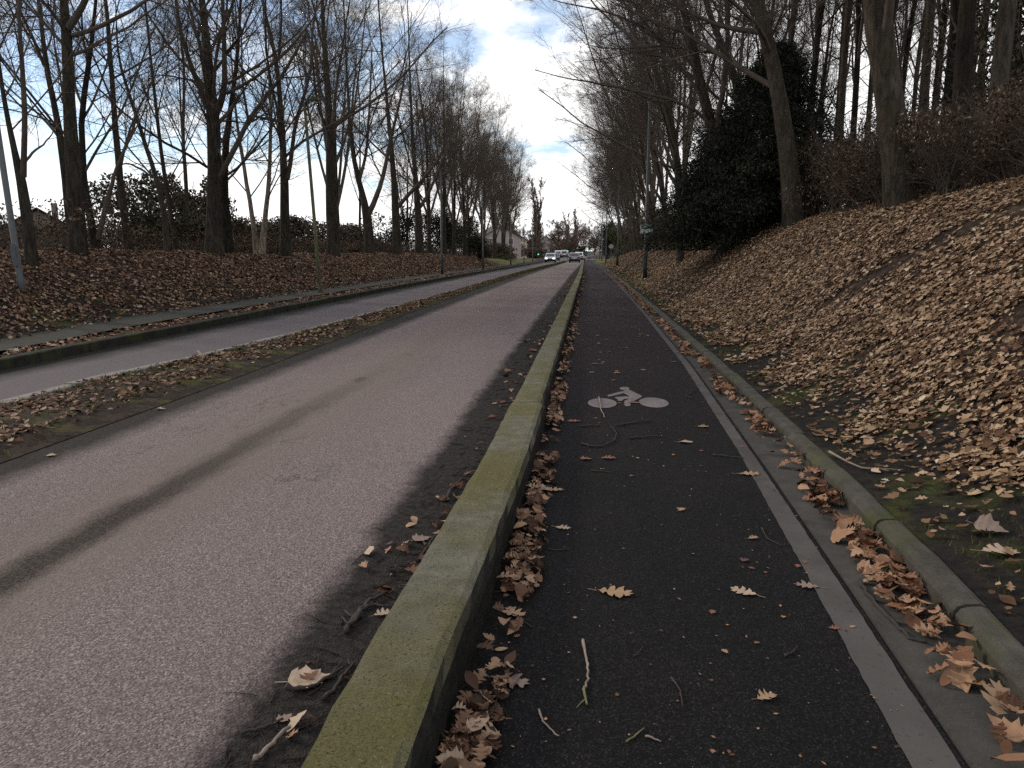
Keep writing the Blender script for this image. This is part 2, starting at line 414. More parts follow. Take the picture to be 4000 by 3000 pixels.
# ------------------------------------------------------------------ lie of the land
def sstep(a, b, x):
    t = np.clip((np.asarray(x, float) - a) / (b - a), 0, 1); return t * t * (3 - 2 * t)
def z_road(Y): return -0.42 * sstep(35, 140, Y) + 0.45 * sstep(165, 280, Y)
def PL(*pts):
    ys = np.array([p[0] for p in pts], float); xs = np.array([p[1] for p in pts], float)
    return lambda Y: np.interp(Y, ys, xs)
x_wall_l = PL((0, -.72), (2.4, -.715), (3.2, -.69), (5, -.65), (20, -.63), (50, -.62), (141, -1.1), (175, -1.3))
x_wall_r = lambda Y: x_wall_l(Y) + np.interp(Y, [0, 3, 8, 50, 141], [.285, .31, .27, .28, .28])
x_white_l = PL((-3, .74), (2.2, .97), (3.5, 1.04), (5.8, 1.15), (10.4, 1.28), (20, 1.34), (38, 1.32), (141, .85), (175, .6))
x_white_r = lambda Y: x_white_l(Y) + np.interp(Y, [0, 2.2, 6, 20, 141], [.15, .145, .095, .085, .08])
x_gut_r = PL((-3, 1.16), (2.4, 1.41), (3.3, 1.475), (4.8, 1.535), (7.2, 1.575), (10.4, 1.595), (20, 1.60), (38, 1.55), (141, 1.15), (175, .9))
x_kerb_r = lambda Y: x_gut_r(Y) + .125
x_road_l = PL((0, -4.18), (8, -4.18), (11, -4.24), (18, -4.34), (33, -4.40), (92, -4.3), (141, -3.9), (175, -3.6))
x_med_l = PL((0, -5.72), (8.4, -5.70), (10, -5.52), (12.7, -5.28), (18, -5.15), (31, -4.95), (92, -4.75), (141, -4.5), (175, -4.3))
x_lane_l = PL((0, -7.42), (9, -7.42), (27, -7.6), (43, -7.5), (92, -7.7), (141, -8.4), (175, -8.8))
x_pav_r = PL((0, -8.0), (10, -8.0), (14, -8.3), (20, -8.4), (50, -8.3), (92, -8.5), (141, -9.2), (175, -9.6))
x_pav_l = PL((0, -8.9), (11, -9.0), (16, -9.5), (25, -9.4), (50, -9.3), (92, -9.6), (141, -10.4), (175, -10.9))

def bumps(X, Y, s, seed=0.0):
    return (np.sin(X * 1.3 * s + Y * .7 * s + seed) + np.sin(X * -.9 * s + Y * 1.7 * s + 1.3 + seed) + np.sin(X * 2.3 * s - Y * 1.1 * s + 2.1 + seed) * .6 + np.sin(X * 4.1 * s + Y * 3.7 * s + seed * 2) * .35) / 3
def prof_r(d):
    return np.interp(d, [0, .12, .45, .9, 1.5, 2.1, 2.7, 3.1, 3.6, 4.6, 6.5, 10, 20, 60, 200], [.10, .115, .16, .36, .82, 1.30, 1.76, 2.02, 2.24, 2.52, 2.85, 3.1, 3.3, 3.3, 3.0])
def hr(Y): return np.interp(Y, [0, 55, 90, 120, 150, 200], [1, 1, .72, .42, .12, .05])
def z_r(X, Y):
    X = np.asarray(X, float); Y = np.asarray(Y, float)
    d = X - x_kerb_r(Y)
    return z_road(Y) + .10 + (prof_r(np.maximum(d, 0)) - .10) * hr(Y) + bumps(X, Y, .9) * .06 * sstep(.3, 1.2, d) * np.minimum(1, hr(Y) * 2)
def prof_l(d):
    return np.interp(d, [0, .1, .4, 1.0, 1.7, 2.4, 2.9, 3.4, 4.5, 8, 20, 50, 200], [.14, .15, .24, .56, .96, 1.26, 1.40, 1.46, 1.46, 1.36, .9, .2, -.2])
def hl(Y): return np.interp(Y, [0, 9, 18, 30, 60, 85, 110, 150], [1.22, 1.22, 1.05, .90, .90, .70, .45, .2])
def z_l(X, Y):
    X = np.asarray(X, float); Y = np.asarray(Y, float)
    d = x_pav_l(Y) - X
    return z_road(Y) + .14 + (prof_l(np.maximum(d, 0)) - .14) * hl(Y) + bumps(X, Y, .8, 2.0) * .07 * sstep(.3, 1.2, d)
def ground_z(X, Y):
    if X > x_kerb_r(Y): return float(z_r(X, Y))
    if X < x_pav_l(Y): return float(z_l(X, Y))
    return float(z_road(Y))

YS = np.concatenate([np.arange(-4, 30, .5), np.arange(30, 80, 1.5), np.arange(80, 176, 4)])
def sheet(name, xs_of_y, zfun, mat, ys=YS, smooth=False):
    """grid between lateral positions xs_of_y(Y) -> (k,) and along ys"""
    X = np.array([xs_of_y(y) for y in ys]); k = X.shape[1]
    Yg = np.repeat(np.array(ys)[:, None], k, 1)
    Z = zfun(X, Yg)
    V = np.stack([X, Yg, Z], -1).reshape(-1, 3)
    n = len(ys); i = np.arange(n - 1)[:, None] * k + np.arange(k - 1)[None, :]
    F = np.stack([i, i + 1, i + k + 1, i + k], -1).reshape(-1, 4)
    o = mesh_obj(name, V, [F], mat, smooth=smooth); tag(o, kind='structure'); return o
def lin(a, b, k): return lambda Y: np.linspace(float(a(Y)), float(b(Y)), k)

# the ground sheet reaching the horizon, just under everything else
gx = np.concatenate([[-3000, -900, -300], np.linspace(-150, 150, 31), [300, 900, 3000]])
gy = np.concatenate([[-60, -10], np.linspace(0, 340, 69), [600, 1500, 4000]])
GX, GY = np.meshgrid(gx, gy)
GZ = np.where(np.abs(GX) < 16, np.minimum(z_road(GY), 0) - .16, -.45 * np.ones_like(GX)) + np.where(GY > 170, .0, -.05)
GZ = np.where(GY > 178, z_road(GY) - .04, GZ)
kx = len(gx); ii = np.arange(len(gy) - 1)[:, None] * kx + np.arange(kx - 1)[None, :]
tag(mesh_obj('ground', np.stack([GX, GY, GZ], -1), [np.stack([ii, ii + 1, ii + kx + 1, ii + kx], -1).reshape(-1, 4)], M_GROUND, smooth=True), kind='structure')

zr = lambda X, Y: z_road(Y)
sheet('road', lin(lambda Y: x_road_l(Y) - .25, lambda Y: x_wall_l(Y) + .05, 12), zr, M_ROAD)
sheet('far_carriageway', lin(lambda Y: x_lane_l(Y) - .05, lambda Y: x_med_l(Y) + .1, 8), zr, M_LANE)
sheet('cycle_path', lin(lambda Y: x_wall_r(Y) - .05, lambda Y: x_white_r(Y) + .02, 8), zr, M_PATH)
_jr = random.Random(3); _jl = [(_jr.uniform(-.008, .008), _jr.uniform(-.008, .008)) for _ in range(4000)]
YF = np.concatenate([np.arange(-4, 20, .06), np.arange(20, 80, .8), np.arange(80, 176, 4)])
sheet('edge_line_marking', lambda Y: np.array([float(x_white_l(Y)) + _jl[int((Y + 5) * 20)][0] * .35, float(x_white_l(Y) + x_white_r(Y)) / 2, float(x_white_r(Y)) + _jl[int((Y + 5) * 20)][1] * .35]), lambda X, Y: z_road(Y) + .004, M_WHITE, ys=YF)
sheet('gutter', lambda Y: np.array([x_white_r(Y) + .03, x_white_r(Y) + .035, x_gut_r(Y) - .02, x_gut_r(Y) + .02]), lambda X, Y: z_road(Y) + np.array([-.03, .006, .014, .02])[None, :], M_GUTTER)
sheet('gutter_joint', lambda Y: np.array([x_white_r(Y) - .01, x_white_r(Y) + .06]), lambda X, Y: z_road(Y) - .012, M_SOIL)
sheet('median_strip', lin(lambda Y: x_med_l(Y) + .04, lambda Y: x_road_l(Y) + .02, 8), lambda X, Y: z_road(Y) + .045 * np.sin(np.linspace(0.02, np.pi, X.shape[1]))[None, :] + .02 * bumps(X, Y, 2.1) * np.sin(np.linspace(0.0, np.pi, X.shape[1]))[None, :] + .006, M_MEDIAN)
sheet('verge', lin(lambda Y: x_pav_r(Y) - .04, lambda Y: x_lane_l(Y) - .16, 5), lambda X, Y: z_road(Y) + .11 + .02 * bumps(X, Y, 2.0), M_MEDIAN)
sheet('pavement', lin(lambda Y: x_pav_l(Y) - .1, x_pav_r, 4), lambda X, Y: z_road(Y) + .15, M_PAVE)
offs_r = np.array([0, .06, .12, .3, .45, .7, .9, 1.2, 1.5, 1.8, 2.1, 2.4, 2.7, 3.1, 3.6, 4.2, 5, 6.5, 8, 10, 14, 20, 35, 60, 120])
sheet('right_embankment', lambda Y: x_kerb_r(Y) - .01 + offs_r, z_r, M_BANK, smooth=True)
offs_l = np.array([0, .1, .25, .4, .7, 1.0, 1.35, 1.7, 2.05, 2.4, 2.9, 3.4, 4.5, 6, 8, 12, 20, 35, 50, 90, 150])[::-1]
sheet('left_embankment', lambda Y: x_pav_l(Y) + .06 - offs_l, z_l, M_BANK, smooth=True)
# junction and road beyond
sheet('side_road', lambda Y: np.array([-40., -12., -9., -4., -1., 2., 30.]), lambda X, Y: z_road(Y) - .006, M_LANE, ys=np.arange(172, 190, 3.0))
sheet('road_beyond', lambda Y: np.array([-9., -5., -1.5]) + .00075 * (Y - 175) ** 2, lambda X, Y: z_road(Y) + .0, M_LANE, ys=np.arange(187, 300, 4.0))

# kerb stones ------------------------------------------------------------------
def profile_run(mb, prof, xf, y0, y1, step, jit=0.0, rng=None):
    ys = list(np.arange(y0, y1, step)) + [y1]
    dx = rng.uniform(-jit, jit) if rng else 0; dz = rng.uniform(-jit, jit) * .6 if rng else 0
    n = len(prof); vs = []
    jj = jit * .55
    for y in ys: vs += [(float(xf(y)) + p[0] + dx + (rng.uniform(-jj, jj) if rng else 0), y, float(z_road(y)) + p[1] + dz + (rng.uniform(-jj, jj) * .6 if rng and p[1] > 0 else 0)) for p in prof]
    fs = [(i * n + k, i * n + (k + 1) % n, (i + 1) * n + (k + 1) % n, (i + 1) * n + k) for i in range(len(ys) - 1) for k in range(n)]
    fs += [tuple(range(n))[::-1], tuple((len(ys) - 1) * n + k for k in range(n))]
    mb.add(vs, fs)
rg = random.Random(5)
w = MB(); y = -3.9
while y < 150:
    L = 5.28
    ww = float(x_wall_r(y + L / 2) - x_wall_l(y + L / 2))
    prof = [(0, -.1), (ww, -.1), (ww, .135), (ww - .008, .165), (ww - .028, .188), (ww - .06, .199), (.05, .201), (.014, .194), (0, .178)]
    profile_run(w, prof, x_wall_l, y + .009, min(y + L, 150) - .009, .16 if y < 20 else .66, .008, rg); y += L
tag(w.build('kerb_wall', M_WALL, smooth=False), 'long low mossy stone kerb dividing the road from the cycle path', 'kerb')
w = MB(); y = -2.95
while y < 150:
    L = 1.0 if y < 60 else 6.0
    prof = [(0, -.1), (.125, -.1), (.125, .112), (.105, .118), (.045, .116), (.02, .105), (.006, .085)]
    profile_run(w, prof, x_gut_r, y + .008, y + L - .008, .25 if y < 20 else (.5 if y < 60 else 3), .008, rg); y += L
tag(w.build('kerb', M_KERB), 'grey concrete kerb with leaves in its gutter along the foot of the right bank', 'kerb')
w = MB(); y = 2.0
while y < 172:
    L = 1.0 if y < 50 else 6.0
    prof = [(-.15, -.1), (0, -.1), (0, .125), (-.02, .14), (-.15, .142)]
    profile_run(w, prof, lambda Y: x_lane_l(Y) - .02, y + .006, y + L - .006, .5 if y < 50 else 3, .01, rg); y += L
tag(w.build('kerb', M_DKERB), 'dark damp kerb along the far carriageway beside the left pavement', 'kerb')
w = MB(); y = 2.0
while y < 172:
    L = 1.0 if y < 50 else 6.0
    prof = [(-.09, -.1), (.06, -.1), (.06, .035), (.04, .048), (-.07, .048), (-.09, .035)]
    profile_run(w, prof, x_med_l, y + .004, y + L - .004, .5 if y < 50 else 3, .012, rg); y += L
tag(w.build('kerb', M_FARLINE), 'pale low edging kerb on the far side of the leafy central reservation', 'kerb')

# cycle symbol painted on the path ---------------------------------------------
def sym_pt(zx, zy): return on_ground(2100 + zx * 600 / 2212, 1450 + zy * 600 / 2212, 0)
V, F = [], []
def add_poly(pts):
    b = len(V); V.extend([(p[0], p[1], .005) for p in pts]); F.append(tuple(range(b, b + len(pts))))
for (x0, x1, y0, y1) in ((722, 1138, 396, 536), (1462, 1884, 386, 530)):
    a, b = sym_pt(x0, (y0 + y1) / 2), sym_pt(x1, (y0 + y1) / 2); c, d = sym_pt((x0 + x1) / 2, y0), sym_pt((x0 + x1) / 2, y1)
    cx, cy = (a[0] + b[0]) / 2, (c[1] + d[1]) / 2; rx, ry = abs(b[0] - a[0]) / 2, abs(c[1] - d[1]) / 2
    add_poly([(cx + rx * math.cos(2 * math.pi * k / 40), cy + ry * math.sin(2 * math.pi * k / 40)) for k in range(40)])
add_poly([sym_pt(*p) for p in [(1178, 262), (1190, 242), (1225, 232), (1275, 231), (1310, 240), (1322, 258), (1315, 272), (1345, 285), (1500, 360), (1500, 378), (1470, 392), (1395, 432), (1340, 440), (1338, 495), (1330, 508), (1275, 512), (1255, 500), (1245, 455), (1258, 430), (1300, 410), (1318, 380), (1310, 360), (1240, 322), (1190, 336), (1030, 372), (1005, 364), (1008, 350), (1180, 302), (1262, 290), (1225, 278)]])
add_poly([sym_pt(*p) for p in [(1105, 390), (1125, 378), (1290, 368), (1318, 380), (1300, 400), (1240, 408), (1215, 432), (1165, 434), (1145, 405)]])
me = bpy.data.meshes.new('cycle_symbol'); me.from_pydata(V, [], F); me.materials.append(M_SYMBOL)
o = bpy.data.objects.new('cycle_symbol', me); COL.objects.link(o); tag(o, 'worn white bicycle and rider symbol painted on the cycle path', 'road marking')

# ------------------------------------------------------------------ bare trees
def unit(a): return a / np.maximum(np.linalg.norm(a, axis=-1, keepdims=True), 1e-9)
def perp(T):
    ref = np.where(np.abs(T[..., 2:3]) > .9, np.array([1., 0, 0]), np.array([0, 0, 1.]))
    a = unit(np.cross(T, ref)); return a, np.cross(T, a)
def tubes(P, R, s):
    N, K, _ = P.shape
    T = unit(np.gradient(P, axis=1)); Tm = unit(T.mean(1, keepdims=True))
    a, _b = perp(np.repeat(Tm, K, 1)); a = unit(a - (a * T).sum(-1, keepdims=True) * T); b = np.cross(T, a)
    th = np.arange(s) * 2 * np.pi / s
    V = P[:, :, None, :] + R[:, :, None, None] * (a[:, :, None, :] * np.cos(th)[None, None, :, None] + b[:, :, None, :] * np.sin(th)[None, None, :, None])
    base = (np.arange(N) * K * s)[:, None, None] + (np.arange(K - 1) * s)[None, :, None]
    k = np.arange(s)[None, None, :]; k2 = (k + 1) % s
    F = np.stack([base + k, base + k2, base + s + k2, base + s + k], -1).reshape(-1, 4)
    return V.reshape(-1, 3), F
def joinm(parts):
    vs, fs, n = [], [], 0
    for V, F in parts:
        vs.append(V); fs.append(F + n); n += len(V)
    return np.concatenate(vs), np.concatenate(fs)
def resample(pts, rad, K, rng, wob=0.0):
    pts = np.asarray(pts, float); rad = np.asarray(rad, float)
    seg = np.linalg.norm(np.diff(pts, axis=0), axis=1); s = np.concatenate([[0], np.cumsum(seg)])
    u = np.linspace(0, s[-1], K)
    # smooth interpolation (Catmull-like through np.interp then a light blur)
    P = np.stack([np.interp(u, s, pts[:, i]) for i in range(3)], -1)
    for _ in range(2):
        P[1:-1] = P[1:-1] * .5 + (P[:-2] + P[2:]) * .25
    if wob: P[1:] += np.cumsum(rng.normal(0, wob, (K - 1, 3)), 0) * .35
    return P, np.interp(u, s, rad)
def sprout(P, R, m, t0, t1, ang, lf, K, wander, up, rr, rmin, rng, bias=None, lmin=0.0, zmin=None, lref=None):
    N, Kp, _ = P.shape
    t = rng.uniform(t0, t1, (N, m)); t.sort(axis=1)
    f = t * (Kp - 1); i = np.minimum(f.astype(int), Kp - 2); q = (f - i)[..., None]
    n = np.arange(N)[:, None]
    p0 = P[n, i] * (1 - q) + P[n, i + 1] * q
    T = unit(P[n, i + 1] - P[n, i])
    Rp = R[n, i] * (1 - q[..., 0]) + R[n, i + 1] * q[..., 0]
    Lp = np.linalg.norm(np.diff(P, axis=1), axis=2).sum(1)[:, None]
    a, b = perp(T)
    phi = rng.uniform(0, 2 * np.pi, (N, 1)) + np.arange(m)[None, :] * 2.4 + rng.normal(0, .4, (N, m))
    an = np.radians(rng.normal(ang, 11, (N, m)))
    d = T * np.cos(an)[..., None] + (a * np.cos(phi)[..., None] + b * np.sin(phi)[..., None]) * np.sin(an)[..., None]
    L = np.maximum(Lp * lf * (1.15 - .7 * t) * rng.uniform(.55, 1.2, (N, m)), lmin)
    r0 = np.minimum(np.maximum(Rp * rr * rng.uniform(.7, 1.1, (N, m)), rmin), Rp * .9 + 1e-4)
    p0 = p0.reshape(-1, 3); d = d.reshape(-1, 3); L = L.reshape(-1); r0 = r0.reshape(-1)
    if lref:
        k = rng.random(len(L)) < np.repeat(np.minimum(1, Lp[:, 0] / lref), m); p0, d, L, r0 = p0[k], d[k], L[k], r0[k]
    if zmin is not None:
        k = p0[:, 2] > zmin; p0, d, L, r0 = p0[k], d[k], L[k], r0[k]
    C = np.zeros((len(p0), K, 3)); C[:, 0] = p0; dd = unit(d)
    g = np.array([0, 0, up]) + (np.array(bias) if bias is not None else 0)
    for k in range(1, K):
        dd = unit(dd + rng.normal(0, wander, dd.shape) + g)
        C[:, k] = C[:, k - 1] + dd * (L / (K - 1))[:, None]
    Rr = r0[:, None] * np.linspace(1, .35, K)[None, :]; Rr = np.maximum(Rr, rmin * .55)
    return C, Rr
def make_tree(name, base, stems, seed, levels, bark, twig=None, trunk_n=1, rmin=.004, bias=None, zmin=2.5, stemK=18, wob=.03, lscale=True):
    """stems: list of (pts, radii) in world coords; the first trunk_n of them are the trunk. Returns the tree's Empty."""
    rng = np.random.default_rng(seed)
    base = np.asarray(base, float)
    S = [resample(np.asarray(p, float) - base, r, stemK, rng, wob) for p, r in stems]
    P = np.stack([s[0] for s in S]); R = np.stack([s[1] for s in S])
    tV, tF = tubes(P[:trunk_n], R[:trunk_n], 10)
    parts = []
    if len(S) > trunk_n: parts.append(tubes(P[trunk_n:], R[trunk_n:], 7))
    cur = (P, R)
    for li, lv in enumerate(levels):
        m, t0, t1, ang, lf, K, wander, up, rr, sides = lv
        C = sprout(cur[0], cur[1], m, t0, t1, ang, lf, K, wander, up, rr, rmin * (1.0 if li > 1 else 1.6), rng, bias if li < 2 else None, .12, zmin if li == 0 else None, (9.0, 3.0, 1.3, .55)[li] if lscale else None)
        parts.append(tubes(C[0], C[1], sides)); cur = C
    root = empty(name, base)
    mesh_obj('trunk', tV, [tF], bark, root, smooth=True)
    cV, cF = joinm(parts)
    mesh_obj('crown', cV, [cF], twig or M_TWIG, root, smooth=True)
    return root
LV_HERO = [(13, .18, .98, 46, .44, 8, .08, .05, .45, 5), (9, .12, .97, 42, .50, 6, .09, .03, .55, 4), (9, .12, .98, 38, .55, 5, .10, .03, .6, 3), (9, .15, 1, 36, .6, 3, .12, .02, .7, 3)]
LV_MID = [(12, .18, .98, 42, .44, 7, .08, .07, .45, 5), (9, .12, .97, 40, .50, 5, .10, .05, .55, 3), (9, .12, .98, 38, .55, 4, .11, .04, .6, 3), (8, .15, 1, 36, .6, 3, .12, .02, .8, 3)]
def px_stem(pts, Y, extend=0.0, dY=0.0, wscale=1.0):
    """stem traced from (x, y, width) photo pixels onto the plane where the tree stands; goes on upward past the frame"""
    P, R = [], []
    n = len(pts)
    for k, p in enumerate(pts):
        q = at_y(p[0], p[1], Y + dY * k / max(1, n - 1)); P.append(q); R.append(p[2] / 2 / FOC * depth(q) * wscale)
    if extend:
        d = unit(P[-1] - P[-2]); d = unit(d + np.array([0, 0, .35])); r = R[-1]
        for k in range(1, 5): P.append(P[-1] + d * extend / 4); R.append(r * (1 - .22 * k))
    return P, R
def sink(P, gz, r_flare):
    """carry the stem's foot to just under the soil, with a root flare"""
    p = np.array(P[0][0]); foot = p.copy(); foot[2] = gz - .12
    P0 = [foot, p + (foot - p) * .55] + list(P[0]) if p[2] > gz + .3 else [foot] + list(P[0])
    R0 = [P[1][0] * r_flare, P[1][0] * 1.08] + list(P[1]) if p[2] > gz + .3 else [P[1][0] * r_flare] + list(P[1])
    return P0, R0
def hero(name, label, Y, stems, seed, ext=5.0, bark=None, levels=LV_HERO, group=None, flare=1.12, bias=None, trunk_n=1, dYs=None, zmin=3.2, rmin=.003):
    rr = random.Random(seed); out = []
    for k, s in enumerate(stems):
        e = (ext if k == 0 else (1.0 if s[-1][2] < 6 else min(ext, 4.0))) if s[-1][1] < 60 else (ext if k == 0 else (0 if s[-1][2] < 5 else 1.2))
        out.append(px_stem(s, Y, e, 0 if k == 0 else (rr.uniform(-1.6, 1.6) if dYs is None else dYs[k])))
    x0, y0 = out[0][0][0][0], out[0][0][0][1]; gz = ground_z(x0, y0)
    out[0] = sink(out[0], gz, flare)
    t = make_tree(name, (x0, y0, gz), out, seed, levels, bark or M_BARK, None, trunk_n, rmin=rmin, bias=bias, zmin=zmin - 1.4 + 0.0)
    return tag(t, label, 'tree', group)
def on_land(x, y):
    d = ray(x, y); t = 1.0
    for _ in range(6000):
        p = EYE + d * t
        if p[2] <= ground_z(p[0], p[1]): return p
        t += .02 + t * .002
    return p
GL = 'bare trees on the left bank'; GR = 'bare trees on the right bank'
def row_y(px): 
    a = math.atan((px - 2000) / FOC) - YAW; return 12.6 / -math.tan(a)
hero('bare_tree', 'thick bare trunk nearest on the left bank with a big bough reaching right', row_y(305),
     [[(305, 990, 66), (294, 750, 62), (267, 407, 46), (260, 136, 40), (246, 0, 32), (240, -120, 28)],
      [(268, 110, 30), (300, 60, 26), (335, 13, 24), (360, -60, 20)],
      [(283, 140, 18), (362, 118, 17), (470, 77, 15), (543, 27, 13), (597, 0, 11), (660, -50, 8)]], 11, 6, group=GL)
hero('bare_tree', 'dark two-stemmed tree forking low just right of the thick near trunk', 19.5,
     [[(384, 950, 46), (353, 895, 30), (325, 750, 26), (321, 655, 24), (312, 384, 22), (353, 226, 19), (362, 118, 15), (375, 0, 12)],
      [(384, 935, 26), (393, 895, 22), (400, 818, 20), (425, 755, 17), (440, 690, 14), (478, 590, 10), (520, 520, 7)]], 12, 5, bark=M_BARK2, group=GL)
hero('bare_tree', 'leaning pale grey-brown tree behind the tilted steel pole at far left', 15.2,
     [[(118, 945, 46), (100, 800, 42), (90, 720, 38), (78, 670, 30), (45, 590, 24), (20, 500, 20), (5, 320, 16), (-30, 150, 12), (-60, 0, 9)],
      [(90, 690, 26), (95, 610, 22), (90, 407, 20), (81, 271, 18), (72, 136, 15), (77, 0, 13)],
      [(95, 640, 12), (120, 600, 10), (155, 570, 8), (182, 555, 6)]], 13, 5, group=GL)
hero('bare_tree', 'slim forked tree seen between the thick near trunk and the left frame edge', 20.5,
     [[(285, 960, 40), (270, 750, 34), (253, 610, 30), (230, 520, 26), (203, 362, 22), (181, 253, 20), (167, 136, 17), (154, 0, 14)],
      [(172, 255, 14), (131, 158, 12), (90, 59, 9), (60, -20, 7)],
      [(225, 530, 12), (150, 445, 9), (80, 390, 7), (20, 340, 5)]], 14, 5, group=GL)
hero('bare_tree', 'slender bare tree with an upright trunk right of the low-forking dark one', 21.5,
     [[(502, 955, 32), (480, 750, 28), (470, 700, 26), (457, 542, 24), (439, 430, 21), (434, 271, 18), (420, 90, 16), (411, 0, 14)],
      [(455, 640, 12), (500, 560, 12), (530, 470, 10), (520, 400, 6)]], 15, 5, group=GL)
hero('bare_tree', 'slender tree with a sunlit trunk edge bending left above the dark shrubs', 23.0,
     [[(655, 960, 28), (642, 863, 22), (628, 750, 20), (601, 678, 18), (560, 542, 16), (529, 443, 14), (488, 316, 12), (452, 226, 9), (450, 140, 7)],
      [(612, 700, 9), (540, 650, 8), (480, 630, 6), (420, 700, 4)]], 16, 1.5, bark=M_BARKR, group=GL)
hero('bare_tree', 'thin straight tree directly left of the big four-limbed tree', 26.0,
     [[(690, 965, 22), (668, 850, 18), (655, 746, 16), (628, 542, 14), (610, 384, 12), (588, 203, 10), (570, 0, 8)]], 17, 4, group=GL)
hero('bare_tree', 'big bare tree splitting into four spreading limbs above a stout dark trunk', row_y(836),
     [[(836, 1000, 74), (838, 850, 60), (838, 700, 52), (833, 540, 50), (832, 443, 54), (828, 410, 40)],
      [(826, 440, 28), (800, 380, 26), (768, 330, 22), (741, 249, 18), (705, 136, 15), (687, 0, 12)],
      [(828, 430, 24), (823, 384, 20), (809, 294, 18), (787, 190, 15), (764, 131, 13), (748, 45, 10), (740, 0, 8)],
      [(832, 420, 18), (836, 330, 14), (842, 249, 13), (859, 140, 12), (900, 45, 9), (925, -20, 7)],
      [(840, 450, 32), (859, 425, 28), (884, 362, 24), (877, 249, 20), (868, 113, 17), (863, 0, 14)],
      [(886, 366, 13), (945, 330, 12), (1000, 300, 11), (1090, 230, 10), (1181, 136, 8), (1226, 68, 6), (1260, 0, 5)],
      [(890, 328, 12), (1000, 262, 10), (1090, 196, 8), (1165, 130, 6)],
      [(766, 134, 9), (800, 80, 8), (850, 0, 6)]], 18, 7, group=GL)
hero('bare_tree', 'dark trunk half hidden behind the big four-limbed tree', row_y(836) + 3.2,
     [[(893, 985, 46), (880, 850, 36), (872, 740, 30), (880, 560, 24), (905, 380, 18), (930, 200, 14), (940, 40, 10)]], 19, 4, bark=M_BARK2, group=GL)
hero('birch_tree', 'pale barked slim tree leaning right before the mossy lamp post', 29.5,
     [[(1022, 970, 26), (1032, 880, 20), (1050, 735, 17), (1058, 600, 14), (1060, 400, 11), (1045, 200, 8)]], 20, 3, bark=M_BIRCH, group=GL)
hero('birch_tree', 'pale barked slim tree leaning left into the taller pale one', 30.5,
     [[(1000, 965, 22), (985, 850, 18), (960, 700, 15), (935, 560, 12), (915, 420, 9), (905, 300, 7)]], 21, 3, bark=M_BIRCH, group=GL)
hero('bare_tree', 'twin-topped bare tree left of the mossy lamp post', row_y(1115),
     [[(1117, 1005, 46), (1114, 850, 36), (1112, 700, 32), (1110, 600, 25), (1095, 452, 21), (1086, 203, 16), (1045, 90, 12), (1022, 0, 8)],
      [(1122, 700, 20), (1140, 620, 17), (1153, 480, 15), (1203, 362, 13), (1230, 253, 11), (1215, 150, 9), (1240, 40, 7)],
      [(1088, 230, 10), (1095, 120, 9), (1092, 0, 7)]], 22, 7, group=GL)
hero('bare_tree', 'tall single-stemmed tree just right of the mossy lamp post', row_y(1295),
     [[(1303, 1000, 52), (1296, 850, 44), (1293, 700, 42), (1289, 497, 30), (1280, 316, 24), (1266, 181, 19), (1262, 0, 14)],
      [(1300, 660, 14), (1345, 560, 12), (1375, 430, 9), (1390, 280, 7)],
      [(1286, 450, 14), (1245, 330, 11), (1230, 180, 8)]], 23, 7, group=GL)
hero('bare_tree', 'y-forked bare tree midway along the left bank, two limbs from a short trunk', row_y(1440),
     [[(1445, 1000, 44), (1438, 880, 36), (1436, 825, 36), (1432, 790, 26), (1410, 735, 22), (1389, 690, 20), (1370, 560, 16), (1362, 420, 11), (1355, 280, 8)],
      [(1440, 835, 24), (1479, 754, 20), (1502, 690, 17), (1525, 560, 14), (1565, 410, 10), (1590, 280, 7)],
      [(1402, 720, 14), (1430, 600, 12), (1440, 430, 9), (1450, 250, 6)]], 24, 8, group=GL)
hero('bare_tree', 'bare tree with one long limb slanting right, second right of the y-forked tree', row_y(1549),
     [[(1551, 1003, 36), (1547, 804, 29), (1538, 700, 22), (1520, 500, 16), (1500, 300, 9)],
      [(1548, 815, 17), (1610, 745, 15), (1665, 690, 11), (1720, 610, 8), (1750, 520, 5)]], 25, 9, group=GL)
hero('bare_tree', 'forked tree before the black evergreen mass on the left bank', row_y(1634),
     [[(1640, 1000, 36), (1636, 860, 28), (1633, 800, 26), (1622, 700, 19), (1612, 560, 14), (1605, 400, 9)],
      [(1636, 815, 16), (1668, 770, 14), (1700, 700, 11), (1740, 600, 8)]], 26, 9, group=GL)

# right bank, traced
hero('bare_tree', 'thickest smooth trunk at upper right rising from the leafy slope', float(on_land(3525, 800)[1]),
     [[(3522, 800, 122), (3518, 678, 112), (3479, 452, 104), (3461, 271, 100), (3435, 100, 104), (3415, 0, 84), (3390, -120, 66), (3370, -300, 54)],
      [(3448, 120, 60), (3475, 20, 52), (3490, -120, 44), (3520, -300, 34)]], 41, 6, bark=M_BARKR, group=GR, trunk_n=2)
hero('bare_tree', 'leaning bare tree in front of the dark conifer with a bough out over the path', float(on_land(3103, 874)[1]),
     [[(3103, 874, 82), (3098, 800, 77), (3090, 723, 74), (3059, 497, 64), (3027, 271, 56), (2975, 80, 50), (2945, -60, 42), (2900, -300, 34)],
      [(2985, 125, 26), (2940, 121, 24), (2859, 118, 20), (2769, 90, 16), (2678, 50, 12), (2590, 0, 8), (2480, -60, 5)]], 42, 6, bark=M_BARKR, group=GR, bias=(-.06, 0, 0))
